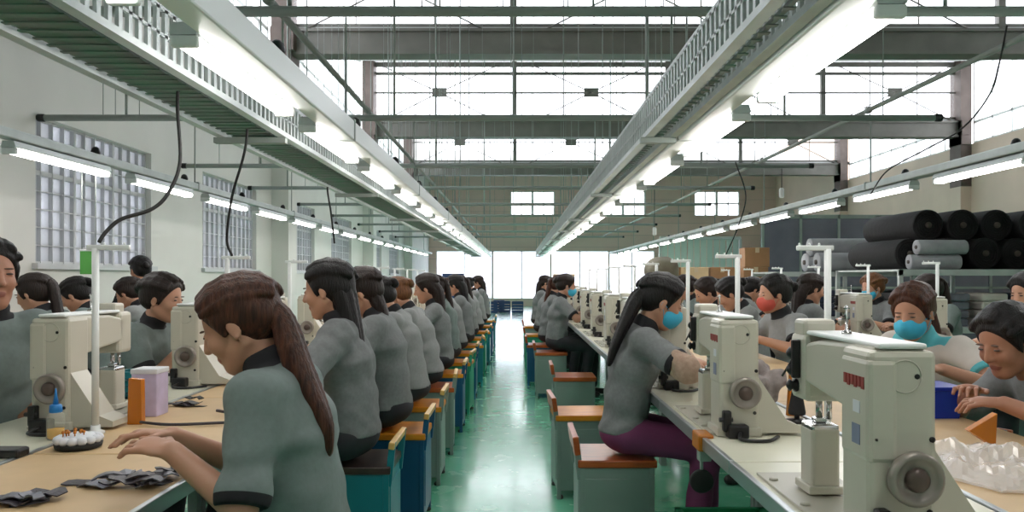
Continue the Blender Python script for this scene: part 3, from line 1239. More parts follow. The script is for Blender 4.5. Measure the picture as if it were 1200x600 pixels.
def add_hand(b, wr, d, nrm, side, k0=.006, curl=25, sc_=1.0, grip=0):
    """palm and five separate fingers; d: along the hand, nrm: palm side, side: towards the thumb"""
    d = _n(d)
    nrm = _n(nrm - d * np.dot(nrm, d))
    s = _n(side - d * np.dot(side, d) - nrm * np.dot(side, nrm))
    b.ell(wr + d * .046 * sc_, np.array([.054, .040, .015]) * sc_, [d, s, nrm], .014, 0)
    c1, c2 = math.radians(curl), math.radians(curl * 2.3)
    for j, Ls in enumerate((.068, .076, .070, .055)):
        base = wr + d * (.084 - .004 * abs(j - 1)) * sc_ + s * (.030 - .0205 * j) * sc_
        spread = s * (.16 - .10 * j)
        d1 = _n(d * math.cos(c1) + nrm * math.sin(c1) + spread)
        d2 = _n(d * math.cos(c2) + nrm * math.sin(c2) + spread * .6)
        p1 = base + d1 * Ls * .52 * sc_
        p2 = p1 + d2 * Ls * .48 * sc_
        b.cap(base - d * .012, p1, .0088 * sc_, .0080 * sc_, k0, 0)
        b.cap(p1, p2, .0080 * sc_, .0066 * sc_, .004, 0)
    t0 = wr + d * .022 * sc_ + s * .026 * sc_
    t1 = t0 + _n(d * .7 + s * .75 + nrm * .2) * .042 * sc_
    t2 = t1 + _n(d * .95 + s * .15 + nrm * .35) * .032 * sc_
    b.cap(t0, t1, .0125 * sc_, .0100 * sc_, .008, 0)
    b.cap(t1, t2, .0100 * sc_, .0074 * sc_, .004, 0)


def ellipsoid(c, r, R, n=8, m_=14):
    vs, fs = [], []
    for i in range(n + 1):
        th = PI * i / n
        for k in range(m_):
            ph = 2 * PI * k / m_
            q = (r[0] * math.sin(th) * math.cos(ph), r[1] * math.sin(th) * math.sin(ph), r[2] * math.cos(th))
            vs.append(tuple(c + R[0] * q[0] + R[1] * q[1] + R[2] * q[2]))
    for i in range(n):
        for k in range(m_):
            fs.append((i * m_ + k, i * m_ + (k + 1) % m_, (i + 1) * m_ + (k + 1) % m_, (i + 1) * m_ + k))
    return vs, fs


def person(label, lean=(14, 18, 22), neck=28, pitch=22, yaw=0, hands=((.52, .16, .93), (.52, -.12, .93)), seat=.51, stand=False,
           hair='pony', hmat=None, shirt=None, pants=None, mask=None, skin=None, h=.008, sleeve=.62, sleevelet=None, scale=1.0, tail=None,
           trim=True, curl=26, seed=1, twist=0.0, fat=1.0, bun=None, tie=False, pole=(-.55, .95, -.45), collar_r=.086, jacket=False):
    """seated worker facing local +x, origin on the floor under the pelvis"""
    hmat, shirt, pants, skin = hmat or m_hdark, shirt or m_shirt, pants or m_dark, skin or m_skin
    rad = math.radians
    P = np.array([0, 0, (seat + .112) if not stand else .86])
    def st(a):
        return np.array([math.sin(rad(a)), 0, math.cos(rad(a))])
    W = P + .15 * st(lean[0])
    C = W + .17 * st(lean[1])
    N = C + .165 * st(lean[2])
    u3 = st(lean[2])
    HB = N + .075 * st(neck)
    # head frame
    ya = rad(yaw)
    f = np.array([math.cos(rad(pitch)) * math.cos(ya), math.cos(rad(pitch)) * math.sin(ya), -math.sin(rad(pitch))])
    l = _n(np.cross([0, 0, 1], f))
    u = _n(np.cross(f, l))
    HC = HB + u * .085 + f * .022
    Rh = [f, l, u]
    def H(a, b_, c):
        return HC + f * a + l * b_ + u * c
    SH = {s: N - u3 * .045 + np.array([.0, s * .158 * fat ** .5, 0]) + np.array([.03 * abs(twist), 0, 0]) for s in (1, -1)}
    arms = {}
    for s, T in zip((1, -1), hands):
        T = np.array(T, float)
        El, Wr = ik(SH[s], T - np.array([.06, 0, -.02]), .275, .235, (pole[0], s * pole[1], pole[2]))
        arms[s] = (El, Wr, T)
    hips = {s: P + np.array([.03, s * .085, -.005]) for s in (1, -1)}
    if stand:
        kn = {s: np.array([.03 * s, s * .085, .46]) for s in (1, -1)}
        an = {s: np.array([.05 * s - .03, s * .085, .08]) for s in (1, -1)}
    else:
        kn = {s: np.array([.40 + .03 * s, s * .115, seat + .056]) for s in (1, -1)}
        an = {s: np.array([.36 + .06 * s, s * .12, .085]) for s in (1, -1)}

    # ---- body (one continuous surface)
    b = SDF()
    b.cap(P, W, .106 * fat, .090 * fat, .04, 0, 1.45)
    b.cap(W, C, .090 * fat, .098 * fat, .04, 0, 1.50)
    b.cap(C, N - u3 * .07, .098 * fat, .080 * fat, .04, 0, 1.52)
    b.cap(N - u3 * .06, HB + u * .02, .056, .049, .03, 0)
    for s in (1, -1):
        El, Wr, T = arms[s]
        b.cap(N - u3 * .05, SH[s], .05, .052, .04, 0)
        b.cap(SH[s], El, .048 * fat, .038, .03, 0)
        b.cap(El, Wr, .039, .026, .02, 0)
        d = _n(Wr - El) * .6 + _n(T - Wr) * .4
        add_hand(b, Wr, d, np.array([.15, -s * .25, -1.0]), np.array([.3, -s * 1.0, .25]), curl=curl)
        b.cap(hips[s], kn[s], .088 * fat, .058, .04, 0)
        b.cap(kn[s], an[s], .055, .038, .03, 0)
        b.cap(an[s] + [-.02, 0, -.045], an[s] + [.13, 0, -.055], .032, .026, .02, 0)
    # head
    b.ell(H(-.014, 0, .032), (.094, .075, .086), Rh, .02, 0)
    b.ell(H(.030, 0, -.030), (.058, .060, .078), Rh, .03, 0)
    b.cap(H(.066, 0, -.092), H(.060, 0, -.088), .021, .021, .03, 0)
    for s in (1, -1):
        b.cap(H(-.005, s * .054, -.05), H(.055, s * .018, -.094), .018, .018, .025, 0)
        b.ell(H(.064, s * .034, -.022), (.024, .024, .024), Rh, .02, 0)
        b.ell(H(-.006, s * .077, -.006), (.018, .008, .031), Rh, .006, 0)
        b.cap(H(-.004, s * .083, -.03), H(-.004, s * .083, -.032), .007, .007, .006, 0)
        b.ell(H(.0785, s * .031, .012), (.009, .0155, .0085), Rh, .004, 0)
    b.cap(H(.086, 0, .016), H(.104, 0, -.020), .0085, .0125, .012, 0)
    for s in (1, -1):
        b.cap(H(.094, s * .011, -.024), H(.090, s * .013, -.024), .0075, .007, .006, 0)
    b.cap(H(.0855, -.015, -.055), H(.0855, .015, -.055), .0065, .0065, .005, 0)
    b.cap(H(.084, -.012, -.064), H(.084, .012, -.064), .0070, .0070, .005, 0)
    def lips(X, Y, Z):
        a = (X - HC[0]) * f[0] + (Y - HC[1]) * f[1] + (Z - HC[2]) * f[2]
        c = (X - HC[0]) * u[0] + (Y - HC[1]) * u[1] + (Z - HC[2]) * u[2] + .0595
        w_ = (X - HC[0]) * l[0] + (Y - HC[1]) * l[1] + (Z - HC[2]) * l[2]
        return np.minimum(.010 - np.sqrt((w_ * .40) ** 2 + c ** 2), a - .07)
    b.zone.append(lips)
    root = b.mesh('person', h, [skin])
    for s in (1, -1):
        e = MB()
        e.add(*ellipsoid(H(.0825, s * .031, .0115), (.0068, .0128, .0042), Rh), 0, True)
        e.build('eye', m_eye, root)
        e = MB()
        e.add(*ellipsoid(H(.0835, s * .030, .030), (.0048, .0165, .0030), Rh), 0, True)
        e.build('eyebrow', m_brow, root)
    tag(root, label, 'person')

    # ---- shirt
    g = SDF()
    g.cap(P + st(0) * .0, W, .126 * fat, .110 * fat, .04, 0, 1.46)
    g.cap(W, C, .110 * fat, .115 * fat, .04, 0, 1.52)
    g.cap(C, N - u3 * .065, .114 * fat, .091 * fat, .04, 0, 1.56)
    g.ell(C + np.array([.04, 0, -.01]), (.098 * fat, .125 * fat, .10), None, .05, 0)
    for s in (1, -1):
        El, Wr, T = arms[s]
        g.cap(N - u3 * .055, SH[s], .056, .066, .04, 0)
        e = SH[s] + (El - SH[s]) * min(sleeve, 1)
        g.cap(SH[s], e, .066 * fat, .062, .035, 0)
        if sleeve > 1:
            g.cap(El, El + (Wr - El) * (sleeve - 1), .056, .042, .02, 0)
        elif trim:
            d = _n(El - SH[s])
            e2 = e + d * .035
            g.cap(e, e2, .062, .062, .01, 0)
            def cuff(X, Y, Z, e=e, d=d):
                q = [X - e[0], Y - e[1], Z - e[2]]
                t_ = q[0] * d[0] + q[1] * d[1] + q[2] * d[2]
                rr_ = np.sqrt(np.maximum(0, q[0] ** 2 + q[1] ** 2 + q[2] ** 2 - t_ ** 2))
                return np.minimum(np.minimum(t_ - .008, .078 - rr_), .05 - t_)
            g.zone.append(cuff)
            g.cuts.append(lambda X, Y, Z, e2=e2, d=d: np.where((X - e2[0]) ** 2 + (Y - e2[1]) ** 2 + (Z - e2[2]) ** 2 < .11 ** 2, (X - e2[0]) * d[0] + (Y - e2[1]) * d[1] + (Z - e2[2]) * d[2], -1.0))
    if trim:
        g.cap(N - u3 * .02, N + (HB - N) * .45, .074, .066, .012, 0)
        un = _n(HB - N)
        cb = N + un * .012
        def collar(X, Y, Z):
            q = [X - cb[0], Y - cb[1], Z - cb[2]]
            t_ = q[0] * un[0] + q[1] * un[1] + q[2] * un[2]
            rr_ = np.sqrt(np.maximum(0, q[0] ** 2 + q[1] ** 2 + q[2] ** 2 - t_ ** 2))
            return np.minimum(t_, collar_r - rr_)
        g.zone.append(collar)
        g.cuts.append(lambda X, Y, Z: (X - cb[0]) * un[0] + (Y - cb[1]) * un[1] + (Z - cb[2]) * un[2] - .055)
    zc = P[2] + (.0 if not stand else -.12)
    g.cuts.append(lambda X, Y, Z: zc - Z + 0 * X + 0 * Y)
    g1_, g2_ = folds(.0058, 26, seed), folds(.0030, 60, seed + 1)
    g.noise = lambda X, Y, Z: g1_(X, Y, Z) + g2_(X, Y, Z)
    g.mesh('jacket' if jacket else 'polo_shirt', h * 1.05, [shirt, m_trim], root)

    # ---- trousers, shoes
    t = SDF()
    t.ell(P + np.array([0, 0, 0.0]), (.128 * fat, .178 * fat ** .7, .10), None, .03, 0)
    for s in (1, -1):
        t.cap(hips[s], kn[s], .094 * fat, .068, .04, 0)
        t.cap(kn[s], an[s] + [0, 0, .03], .066, .052, .03, 0)
    t.cuts.append(lambda X, Y, Z: Z - (P[2] + .08) + 0 * X + 0 * Y)
    t.noise = folds(.004, 30, seed + 3)
    t.mesh('trousers', h * 1.3, [pants], root)
    for s in (1, -1):
        sh = SDF()
        a = an[s]
        sh.cap(a + [-.03, 0, -.04], a + [.15, 0, -.052], .042, .034, .02, 0)
        sh.cap(a + [-.02, 0, -.02], a + [-.02, 0, .0], .042, .042, .02, 0)
        sh.cuts.append(lambda X, Y, Z: .004 - Z + 0 * X + 0 * Y)
        sh.mesh('shoe', h * 1.4, [m_shoe], root)

    if sleevelet:
        for s in (1, -1):
            v = SDF()
            El, Wr, T = arms[s]
            v.cap(SH[s] + (El - SH[s]) * .70, El, .060, .056, .02, 0)
            v.cap(El, El + (Wr - El) * .86, .056, .043, .02, 0)
            v.noise = folds(.005, 70, seed + 7)
            v.mesh('sleevelet', h, [sleevelet], root)

    # ---- hair
    hr = SDF()
    hr.ell(H(-.026, 0, .040), (.108, .090, .098), Rh, .02, 0)
    hr.ell(H(-.056, 0, -.012), (.072, .076, .066), Rh, .03, 0)
    rr = np.random.RandomState(seed + 40)
    for q in range(30):                                   # locks combed back over the skull
        az = rr.uniform(-1.25, 1.25)
        y0, z0 = math.sin(az), math.cos(az)
        p = None
        for e in range(6):
            th = -.75 + e * (2.05 / 5)
            k_ = 1.0 + rr.uniform(-.012, .02)
            sp_ = 1 - .22 * max(0, th) ** 1.5
            qv = H(-.028 - .108 * math.sin(th) * k_, .088 * y0 * math.cos(th * .55) * k_ * sp_, .036 + .096 * z0 * math.cos(th * .8) * k_ - .02 * max(0, th))
            if p is not None:
                hr.cap(p, qv, .0105, .0105, .007, 0)
            p = qv
    for s in (1, -1):                                     # wisps before the ears
        hr.cap(H(.028, s * .071, .03), H(.026, s * .074, -.03), .012, .006, .012, 0)
    def hairline(X, Y, Z):
        a = (X - HC[0]) * f[0] + (Y - HC[1]) * f[1] + (Z - HC[2]) * f[2]
        c = (X - HC[0]) * u[0] + (Y - HC[1]) * u[1] + (Z - HC[2]) * u[2]
        bb = (X - HC[0]) * l[0] + (Y - HC[1]) * l[1] + (Z - HC[2]) * l[2]
        front = (a - .066) * .90 - (c - .078) * .43
        return front - .35 * np.abs(bb) ** 1.0 * .25
    hr.cuts.append(hairline)
    hr.noise = folds(.0016, 50, seed + 11)
    hairo = hr.mesh('hair', h, [hmat], root)
    # tails and buns go into a second piece so that the hairline cut leaves them whole
    if tail or bun or hair in ('pony', 'long', 'bun'):
        ht = SDF()
        def strands(pts, flat=1.2, n=9):
            """a hank of hair: several strands wound along one path of (point, radius)"""
            P_ = spline([Vector(p) for p, r in pts], 4)
            R_ = np.interp(np.linspace(0, len(pts) - 1, len(P_)), range(len(pts)), [r for p, r in pts])
            rr = np.random.RandomState(seed + 60)
            for (p, r), (q, r2) in zip(zip(P_, R_), zip(P_[1:], R_[1:])):
                ht.cap(p, q, r * .72, r2 * .72, .015, 0, flat)
            for w_ in range(n):
                ph = 2 * PI * w_ / n + rr.uniform(-.3, .3)
                tw = rr.uniform(-.5, .5)
                prev = None
                for i_, (p, r) in enumerate(zip(P_, R_)):
                    a_ = ph + tw * i_ / len(P_)
                    d_ = _n(np.array(P_[min(i_ + 1, len(P_) - 1)] - P_[max(i_ - 1, 0)]))
                    e1 = _n(np.cross(d_, [0, 1, 0.01]))
                    e2 = np.cross(d_, e1)
                    c_ = np.array(p) + (e1 * math.cos(a_) + e2 * math.sin(a_) * flat) * r * .66
                    if prev is not None:
                        ht.cap(prev, c_, r * .36, r * .33, .005, 0)
                    prev = c_
        if tail:
            strands([(HC + np.array(p), r) for p, r in tail], 1.3)
        elif hair == 'pony':
            strands([(H(-.10, 0, .03), .030), (H(-.140, .0, .01), .034), (HC + np.array([-.165, .0, -.11]), .034), (HC + np.array([-.19, .01, -.22]), .028), (HC + np.array([-.20, .01, -.31]), .012)])
        elif hair == 'long':
            strands([(H(-.055, 0, .02), .07), (H(-.09, 0, -.06), .064), (HC + np.array([-.13, 0, -.17]), .052), (HC + np.array([-.155, 0, -.27]), .042), (HC + np.array([-.165, 0, -.35]), .018)], 1.35, 11)
        elif hair == 'bun':
            for q in range(7):
                a_ = q * .9
                ht.cap(H(-.118 - .006 * q, .022 * math.cos(a_), .035 + .022 * math.sin(a_)), H(-.118 - .006 * q, .022 * math.cos(a_ + .9), .035 + .022 * math.sin(a_ + .9)), .024, .024, .006, 0)
            ht.cap(H(-.09, 0, .03), H(-.125, 0, .035), .036, .034, .015, 0)
        ht.noise = folds(.0014, 50, seed + 12)
        ht.mesh('ponytail' if hair == 'pony' else 'hair_bun' if hair == 'bun' else 'long_hair', h, [hmat], root)
    if tie:
        p = H(-.112, 0, .032)
        k = MB().lathe(p, f, [(.03, -.012), (.04, -.006), (.04, .006), (.03, .012)], 14)
        k.build('hair_tie', m_tie, root)
    if mask:
        mk = SDF()
        mk.ell(H(.048, 0, -.048), (.070, .068, .062), Rh, .02, 0)
        mk.cap(H(.094, 0, -.005), H(.104, 0, -.03), .014, .018, .02, 0)
        def mcut(X, Y, Z):
            a = (X - HC[0]) * f[0] + (Y - HC[1]) * f[1] + (Z - HC[2]) * f[2]
            c = (X - HC[0]) * u[0] + (Y - HC[1]) * u[1] + (Z - HC[2]) * u[2]
            return np.maximum(.022 - a, c + .002)
        mk.cuts.append(mcut)
        mo = mk.mesh('face_mask', h * .8, [mask], root)
        for s in (1, -1):
            e = MB()
            e.tube([H(.035, s * .064, -.02), H(.012, s * .077, -.01), H(-.012, s * .084, -.001), H(-.012, s * .083, -.015), H(.012, s * .076, -.037), H(.035, s * .064, -.075)], .0018, 5)
            e.build('ear_loop', mask, mo)
    KIDS[root.name] = None
    KIDS.pop(root.name)
    root.scale = (scale,) * 3
    return root


def put(root, x, y, rz, label=None, group=None):
    root.location = (x, y, 0)
    root.rotation_euler = (0, 0, rz)
    if label:
        root['label'] = label
    if group:
        root['group'] = group
    return root

# ------------------------------------------------------------------ the workers
# row along the blue stools, facing the white wall
A = person('woman with long auburn ponytail in grey-green polo, handling dark leather scraps',
           lean=(6, 9, 13), neck=28, pitch=30, yaw=4, scale=.98, pole=(-.35, .4, -.8), hands=((.32, .22, .912), (.40, .04, .912)), hair='pony', hmat=m_hbrown, shirt=m_shirtg,
           skin=m_skin, h=.0058, sleeve=.86, curl=22, seed=4, fat=1.06,
           tail=[((-.085, .0, .05), .030), ((-.125, .01, .01), .036), ((-.165, .03, -.09), .040), ((-.215, .05, -.19), .036), ((-.25, .055, -.27), .028), ((-.262, .055, -.34), .010)])
put(A, -.575, 2.07, PI)
A.location.z = .016
B = person('woman with straight black hair hanging down her grey polo, seated on the teal stool',
           lean=(2, 4, 8), neck=20, pitch=14, yaw=-4, hands=((.34, .2, .925), (.40, -.05, .925)), hmat=m_hblack, shirt=m_shirt, h=.007, sleeve=.8, seed=8,
           hair='long', tail=[((-.05, .0, .03), .070), ((-.085, .01, -.06), .060), ((-.12, .03, -.16), .046), ((-.145, .04, -.26), .036), ((-.16, .045, -.36), .014)], scale=1.03)
put(B, -.755, 3.50, PI)
C_ = person('woman in grey polo with dark brown hair tied low, third along the tan tables',
            lean=(3, 7, 12), neck=28, pitch=24, yaw=4, hands=((.38, .2, .925), (.42, -.05, .925)), hmat=m_hdark, shirt=m_shirt, h=.0085, sleeve=.75, seed=12,
            hair='pony', tail=[((-.06, 0, .0), .056), ((-.10, .0, -.08), .046), ((-.14, .0, -.18), .036), ((-.16, .0, -.26), .013)], scale=1.02)
put(C_, -.71, 4.28, PI)
# generic colleagues
G1_ = person('seated worker', lean=(8, 12, 20), neck=36, pitch=34, hair='bun', hmat=m_hblack, shirt=m_shirtl, h=.0105, hands=((.46, .14, .925), (.46, -.12, .925)), seed=21)
G2_ = person('seated worker', lean=(4, 8, 14), neck=26, pitch=22, hair='pony', hmat=m_hdark, shirt=m_shirtg, h=.0105, hands=((.44, .16, .925), (.46, -.10, .925)), seed=22)
G3_ = person('seated worker', lean=(10, 16, 24), neck=34, pitch=30, hair='bun', hmat=m_hlight, shirt=m_shirtl, h=.0105, hands=((.46, .14, .925), (.46, -.12, .925)), seed=23)
G4_ = person('seated worker', lean=(3, 6, 10), neck=22, pitch=18, hair='long', hmat=m_hdark, shirt=m_shirt, h=.0105, hands=((.44, .16, .925), (.46, -.10, .925)), seed=24)
gused = set()


def worker(proto, x, y, rz, label, mp=(), group=None, s=None):
    if proto.name in gused:
        o = dup(proto, (x, y, 0), rz, label)
    else:
        gused.add(proto.name)
        o = put(proto, x, y, rz, label)
    if mp:
        remat(o, mp)
    if s:
        o.scale = (s, s, s)
    return o


row = [(5.12, -.70, G1_, 'grey-backed seated worker with black bun, fourth from the viewer along the tan tables', ()),
       (5.95, -.69, G3_, 'pale-shirted seated worker with chestnut hair, fifth from the viewer along the tan tables', ()),
       (6.85, -.68, G4_, 'seated worker with long dark hair, sixth from the viewer along the tan tables', ()),
       (7.75, -.68, G2_, 'seated worker with dark ponytail, seventh from the viewer along the tan tables', ()),
       (8.65, -.67, G1_, 'seated worker with a bun, eighth from the viewer along the tan tables', ((m_hblack, m_hbrown),)),
       (9.65, -.65, G4_, 'seated worker, ninth from the viewer along the tan tables', ((m_hdark, m_hblack),)),
       (10.75, -.65, G2_, 'seated worker, tenth from the viewer along the tan tables', ((m_shirtg, m_shirtl),)),
       (12.0, -.63, G3_, 'seated worker, eleventh from the viewer along the tan tables', ((m_hlight, m_hdark),)),
       (13.4, -.63, G1_, 'seated worker, twelfth from the viewer along the tan tables', ()),
       (15.0, -.63, G4_, 'seated worker at the far end of the tan tables', ())]
for d, x, p, lab, mp in row:
    worker(p, x, d, PI + random.uniform(-.08, .08), lab, mp)

# row of masked workers at the machines
D = person('woman in blue mask with long black hair, plum trousers and beige sleevelets',
           lean=(5, 11, 16), neck=28, pitch=26, yaw=0, hands=((.40, .10, .93), (.34, -.12, .93)), hmat=m_hblack, shirt=m_shirt, pants=m_purple, mask=m_mask,
           h=.0068, sleeve=.68, sleevelet=m_sleeve, seed=31, fat=.90, pole=(-.5, .9, .15), tie=True,
           tail=[((-.07, .0, .05), .040), ((-.115, -.01, .02), .042), ((-.165, -.04, -.06), .034), ((-.21, -.06, -.15), .026), ((-.245, -.07, -.24), .018), ((-.26, -.075, -.29), .008)])
put(D, .51, 3.66, 0)
Em = person('masked woman in grey polo and teal trousers, second sitting worker at the machine row',
            lean=(2, 5, 9), neck=22, pitch=16, hands=((.40, .12, .93), (.42, -.12, .93)), hair='bun', hmat=m_hdark, shirt=m_shirt, pants=m_tealp, mask=m_mask, h=.0095, sleeve=.7, seed=33)
put(Em, .53, 6.62, 0)
worker(Em, .46, 8.75, 0, 'masked worker in grey polo beyond the woman in teal trousers', ((m_tealp, m_dark),))
worker(G2_, .40, 9.7, 0, 'seated worker with dark ponytail on the dark blue stool by the aisle', ((m_hdark, m_hbrown), (m_shirtg, m_shirt)))
worker(G1_, .38, 11.4, 0, 'seated worker on the green stool beyond the dark blue one', ((m_shirtl, m_shirt),))
worker(G4_, .38, 13.3, 0, 'last seated worker at the far end of the machine row')

# across the machine tables, facing the aisle
J = person('dark-haired person in grey shirt leaning low over the plastic bags, arms stretched out',
           lean=(28, 38, 46), neck=52, pitch=26, yaw=18, hands=((.60, .22, .905), (.54, -.06, .905)), hair='short', hmat=m_hblack, shirt=m_shirt, skin=m_skin2, h=.0065, sleeve=.75, trim=False, seed=41)
put(J, 2.18, 2.80, PI)
K1 = person('woman in blue mask and white blouse with cyan trim, behind the biggest machine',
            lean=(18, 26, 32), neck=40, pitch=20, yaw=10, hands=((.46, .2, .93), (.46, -.1, .93)), hair='pony', hmat=m_hbrown, shirt=m_apron, mask=m_mask, h=.007, sleeve=.5, trim=True, collar_r=.135, seed=43)
put(K1, 2.09, 3.72, PI + .55)
Lr = person('woman in red cloth mask and grey polo with black collar, head turned to the aisle',
            lean=(10, 16, 22), neck=26, pitch=10, hands=((.46, .2, .93), (.46, -.1, .93)), hair='bun', hmat=m_hblack, shirt=m_shirtl, mask=m_maskr, h=.0085, seed=45)
put(Lr, 1.93, 5.2, PI + .15)
worker(G3_, 1.95, 6.95, PI + .1, 'bowed worker with brown hair, head just above the second sewing machine', ((m_hlight, m_hdark),))
worker(G1_, 1.93, 6.15, PI - .1, 'bowed worker with black bun between the red mask and the brown-haired worker')
worker(G2_, 1.95, 8.2, PI, 'worker facing the aisle beyond the olive sacks')
worker(G4_, 2.42, 6.6, .1, 'worker in grey-blue shirt turned away towards the fabric racks', ((m_dark, m_tealp),))
worker(G1_, 2.44, 8.6, 0, 'worker turned towards the racks, farther off near the carton stacks')
worker(G4_, 3.42, 5.0, PI + .3, 'black-haired worker in pinkish blouse in front of the black fabric rolls', ((m_shirt, m_apron), (m_hdark, m_hblack)))
worker(Em, 3.50, 7.35, PI + .3, 'small distant masked worker in front of the pale fabric wrap', ((m_hdark, m_hlight),))
worker(G2_, 3.56, 6.35, PI, 'worker facing the aisle, beside the racks, in a grey-green shirt')

# across the tan tables, facing the aisle
Fa = person('young woman facing the viewer, cut by the photo edge, behind the oil bottle machine',
            lean=(6, 9, 12), neck=16, pitch=4, yaw=0, hands=((.16, .15, .74), (.16, -.15, .74)), hair='short', hmat=m_hblack, shirt=m_shirtg, skin=m_skin2, h=.0062, seed=51)
Fa.scale = (1.08,) * 3
put(Fa, -2.12, 3.02, -.65)
Fb = person('woman with face in profile and dark bun, at the second machine across the tan tables',
            lean=(6, 12, 18), neck=30, pitch=14, hands=((.36, .27, .96), (.34, -.02, .94)), hair='bun', hmat=m_hdark, shirt=m_shirtg, skin=m_skin, h=.007, seed=53)
put(Fb, -2.06, 4.12, -.12)
worker(G1_, -3.10, 5.8, PI + .1, 'bent worker with black bun at the window bench beside the green sign', ((m_shirtl, m_shirtg),))
worker(G3_, -3.06, 6.52, PI - .05, 'bent brown-haired worker behind the green sign at the window bench', ((m_hlight, m_hdark),))
worker(G2_, -3.02, 5.05, PI, 'bent dark-haired worker at the window bench, half hidden behind the face at the edge')
Kb = person('person standing in black jacket and black trousers before the white window wall', stand=True, lean=(0, 2, 4), neck=10, pitch=8,
            hands=((.26, .18, .86), (.26, -.18, .86)), hair='bun', hmat=m_hblack, shirt=m_blackc, pants=m_dark, sleeve=1.9, trim=False, h=.0085, scale=.945, seed=61, jacket=True)
put(Kb, -3.40, 7.0, 2.5)

for x, y, rz, lab in ((2.18, 2.80, PI, 'grey stool under the person leaning over the plastic bags'),
                      (2.12, 3.74, PI + .55, 'grey stool under the woman in the white blouse'),
                      (1.98, 5.2, PI + .15, 'grey stool under the woman in the red mask'),
                      (2.0, 6.95, PI + .1, 'grey stool under the bowed brown-haired worker behind the machines'),
                      (1.98, 6.15, PI - .1, 'grey stool under the bowed worker with black bun behind the machines'),
                      (2.00, 8.2, PI, 'grey stool under the worker beyond the olive sacks'),
                      (2.40, 6.6, .1, 'grey stool under the worker turned to the racks'),
                      (2.42, 8.6, 0, 'grey stool under the distant worker near the cartons'),
                      (3.46, 5.0, PI + .3, 'grey stool under the worker in the pinkish blouse'),
                      (3.54, 7.35, PI + .3, 'grey stool under the distant masked worker by the wrap'),
                      (3.60, 6.35, PI, 'grey stool under the worker beside the racks'),
                      (-2.2, 3.05, -.65, 'grey stool under the young woman at the photo edge'),
                      (-2.11, 4.12, -.12, 'grey stool under the woman in profile across the tan tables'),
                      (-3.06, 5.8, PI + .1, 'grey stool under the bent worker beside the green sign'),
                      (-3.02, 6.52, PI - .05, 'grey stool under the brown-haired worker at the window bench'),
                      (-2.98, 5.05, PI, 'grey stool under the bent worker behind the face at the edge')):
    far_stool(x, y, rz, lab)

# ------------------------------------------------------------------ things on and under the tables
t = empty('oil_bottle', (-1.535, 2.56, TZ))
MB().lathe((0, 0, 0), (0, 0, 1), [(.024, 0), (.028, .006), (.028, .075), (.024, .088), (.014, .095)], 18).build('bottle', m_bottle, t)
MB().lathe((0, 0, .003), (0, 0, 1), [(.022, 0), (.0255, .006), (.0255, .034), (.0, .035)], 18).build('oil', m_oil, t)
c = MB().lathe((0, 0, .09), (0, 0, 1), [(.019, 0), (.020, .004), (.019, .024), (.012, .028)], 16).build('cap', m_bcap, t)
MB().lathe((0, 0, .115), (0, 0, 1), [(.010, 0), (.005, .03), (.002, .055)], 10).build('nozzle', m_bcap, c)
tag(t, 'small oil bottle with blue nozzle and yellow oil on the cream table', 'bottle')

t = empty('pincushion', (-1.385, 2.43, TZ))
MB().lathe((0, 0, 0), (0, 0, 1), [(.058, 0), (.066, .004), (.07, .018), (.062, .022)], 24).build('dish', m_rubber, t)
mb = MB()
for k in range(14):
    a = 2 * PI * k / 14
    mb.lathe((.056 * math.cos(a), .056 * math.sin(a), .02), (0, 0, 1), [(.012, 0), (.017, .008), (.014, .018), (.006, .022)], 8)
mb.lathe((0, 0, .02), (0, 0, 1), [(.055, 0), (.056, .01), (.045, .024), (.02, .03)], 20)
mb.build('cushion', m_stickw, t)
mb = MB()
for k in range(12):
    a, r = random.uniform(0, 6.3), random.uniform(.005, .045)
    mb.lathe((r * math.cos(a), r * math.sin(a), .03), (0, 0, 1), [(.002, 0), (.002, .022), (.005, .024), (.004, .03)], 6)
mb.build('pin', m_amber, t)
tag(t, 'round white scalloped pincushion on dark dish at the edge of the tan table', 'pincushion')


def plate(name, loc, poly, thick, mat, lab, cat, rz=0):
    o = MB().prism(poly, 'y', -thick / 2, thick / 2).build(name, mat, None, bevel=.002)
    o.location = loc
    o.rotation_euler = (0, 0, rz)
    return tag(o, lab, cat)


plate('guard_plate', (-1.40, 2.83, TZ), [(-.027, 0), (.027, 0), (.025, .165), (-.022, .17)], .03, m_amber, 'upright amber plate standing on the table beside the auburn-haired woman', 'guard')
plate('guard_plate', (1.085, 3.0, TZ), [(-.03, 0), (.03, 0), (.03, .19), (-.015, .2)], .02, m_amber, 'upright amber plate beside the mauve cloth bundle', 'guard')
plate('guard_plate', (1.475, 2.44, TZ), [(-.045, .055), (.04, .0), (.045, .11)], .03, m_amber, 'amber triangular plate standing among clear plastic bags', 'guard')

o = MB().tube(spline([(-1.37, 2.80, TZ + .012), (-1.25, 2.77, TZ + .009), (-1.1, 2.80, TZ + .009), (-.97, 2.84, TZ + .010), (-1.05, 2.95, TZ + .010), (-1.17, 3.0, TZ + .02)], 8), .006, 6).build('strap', m_leather)
tag(o, 'dark leather strap looped on the tan table in front of the amber plate', 'strap')


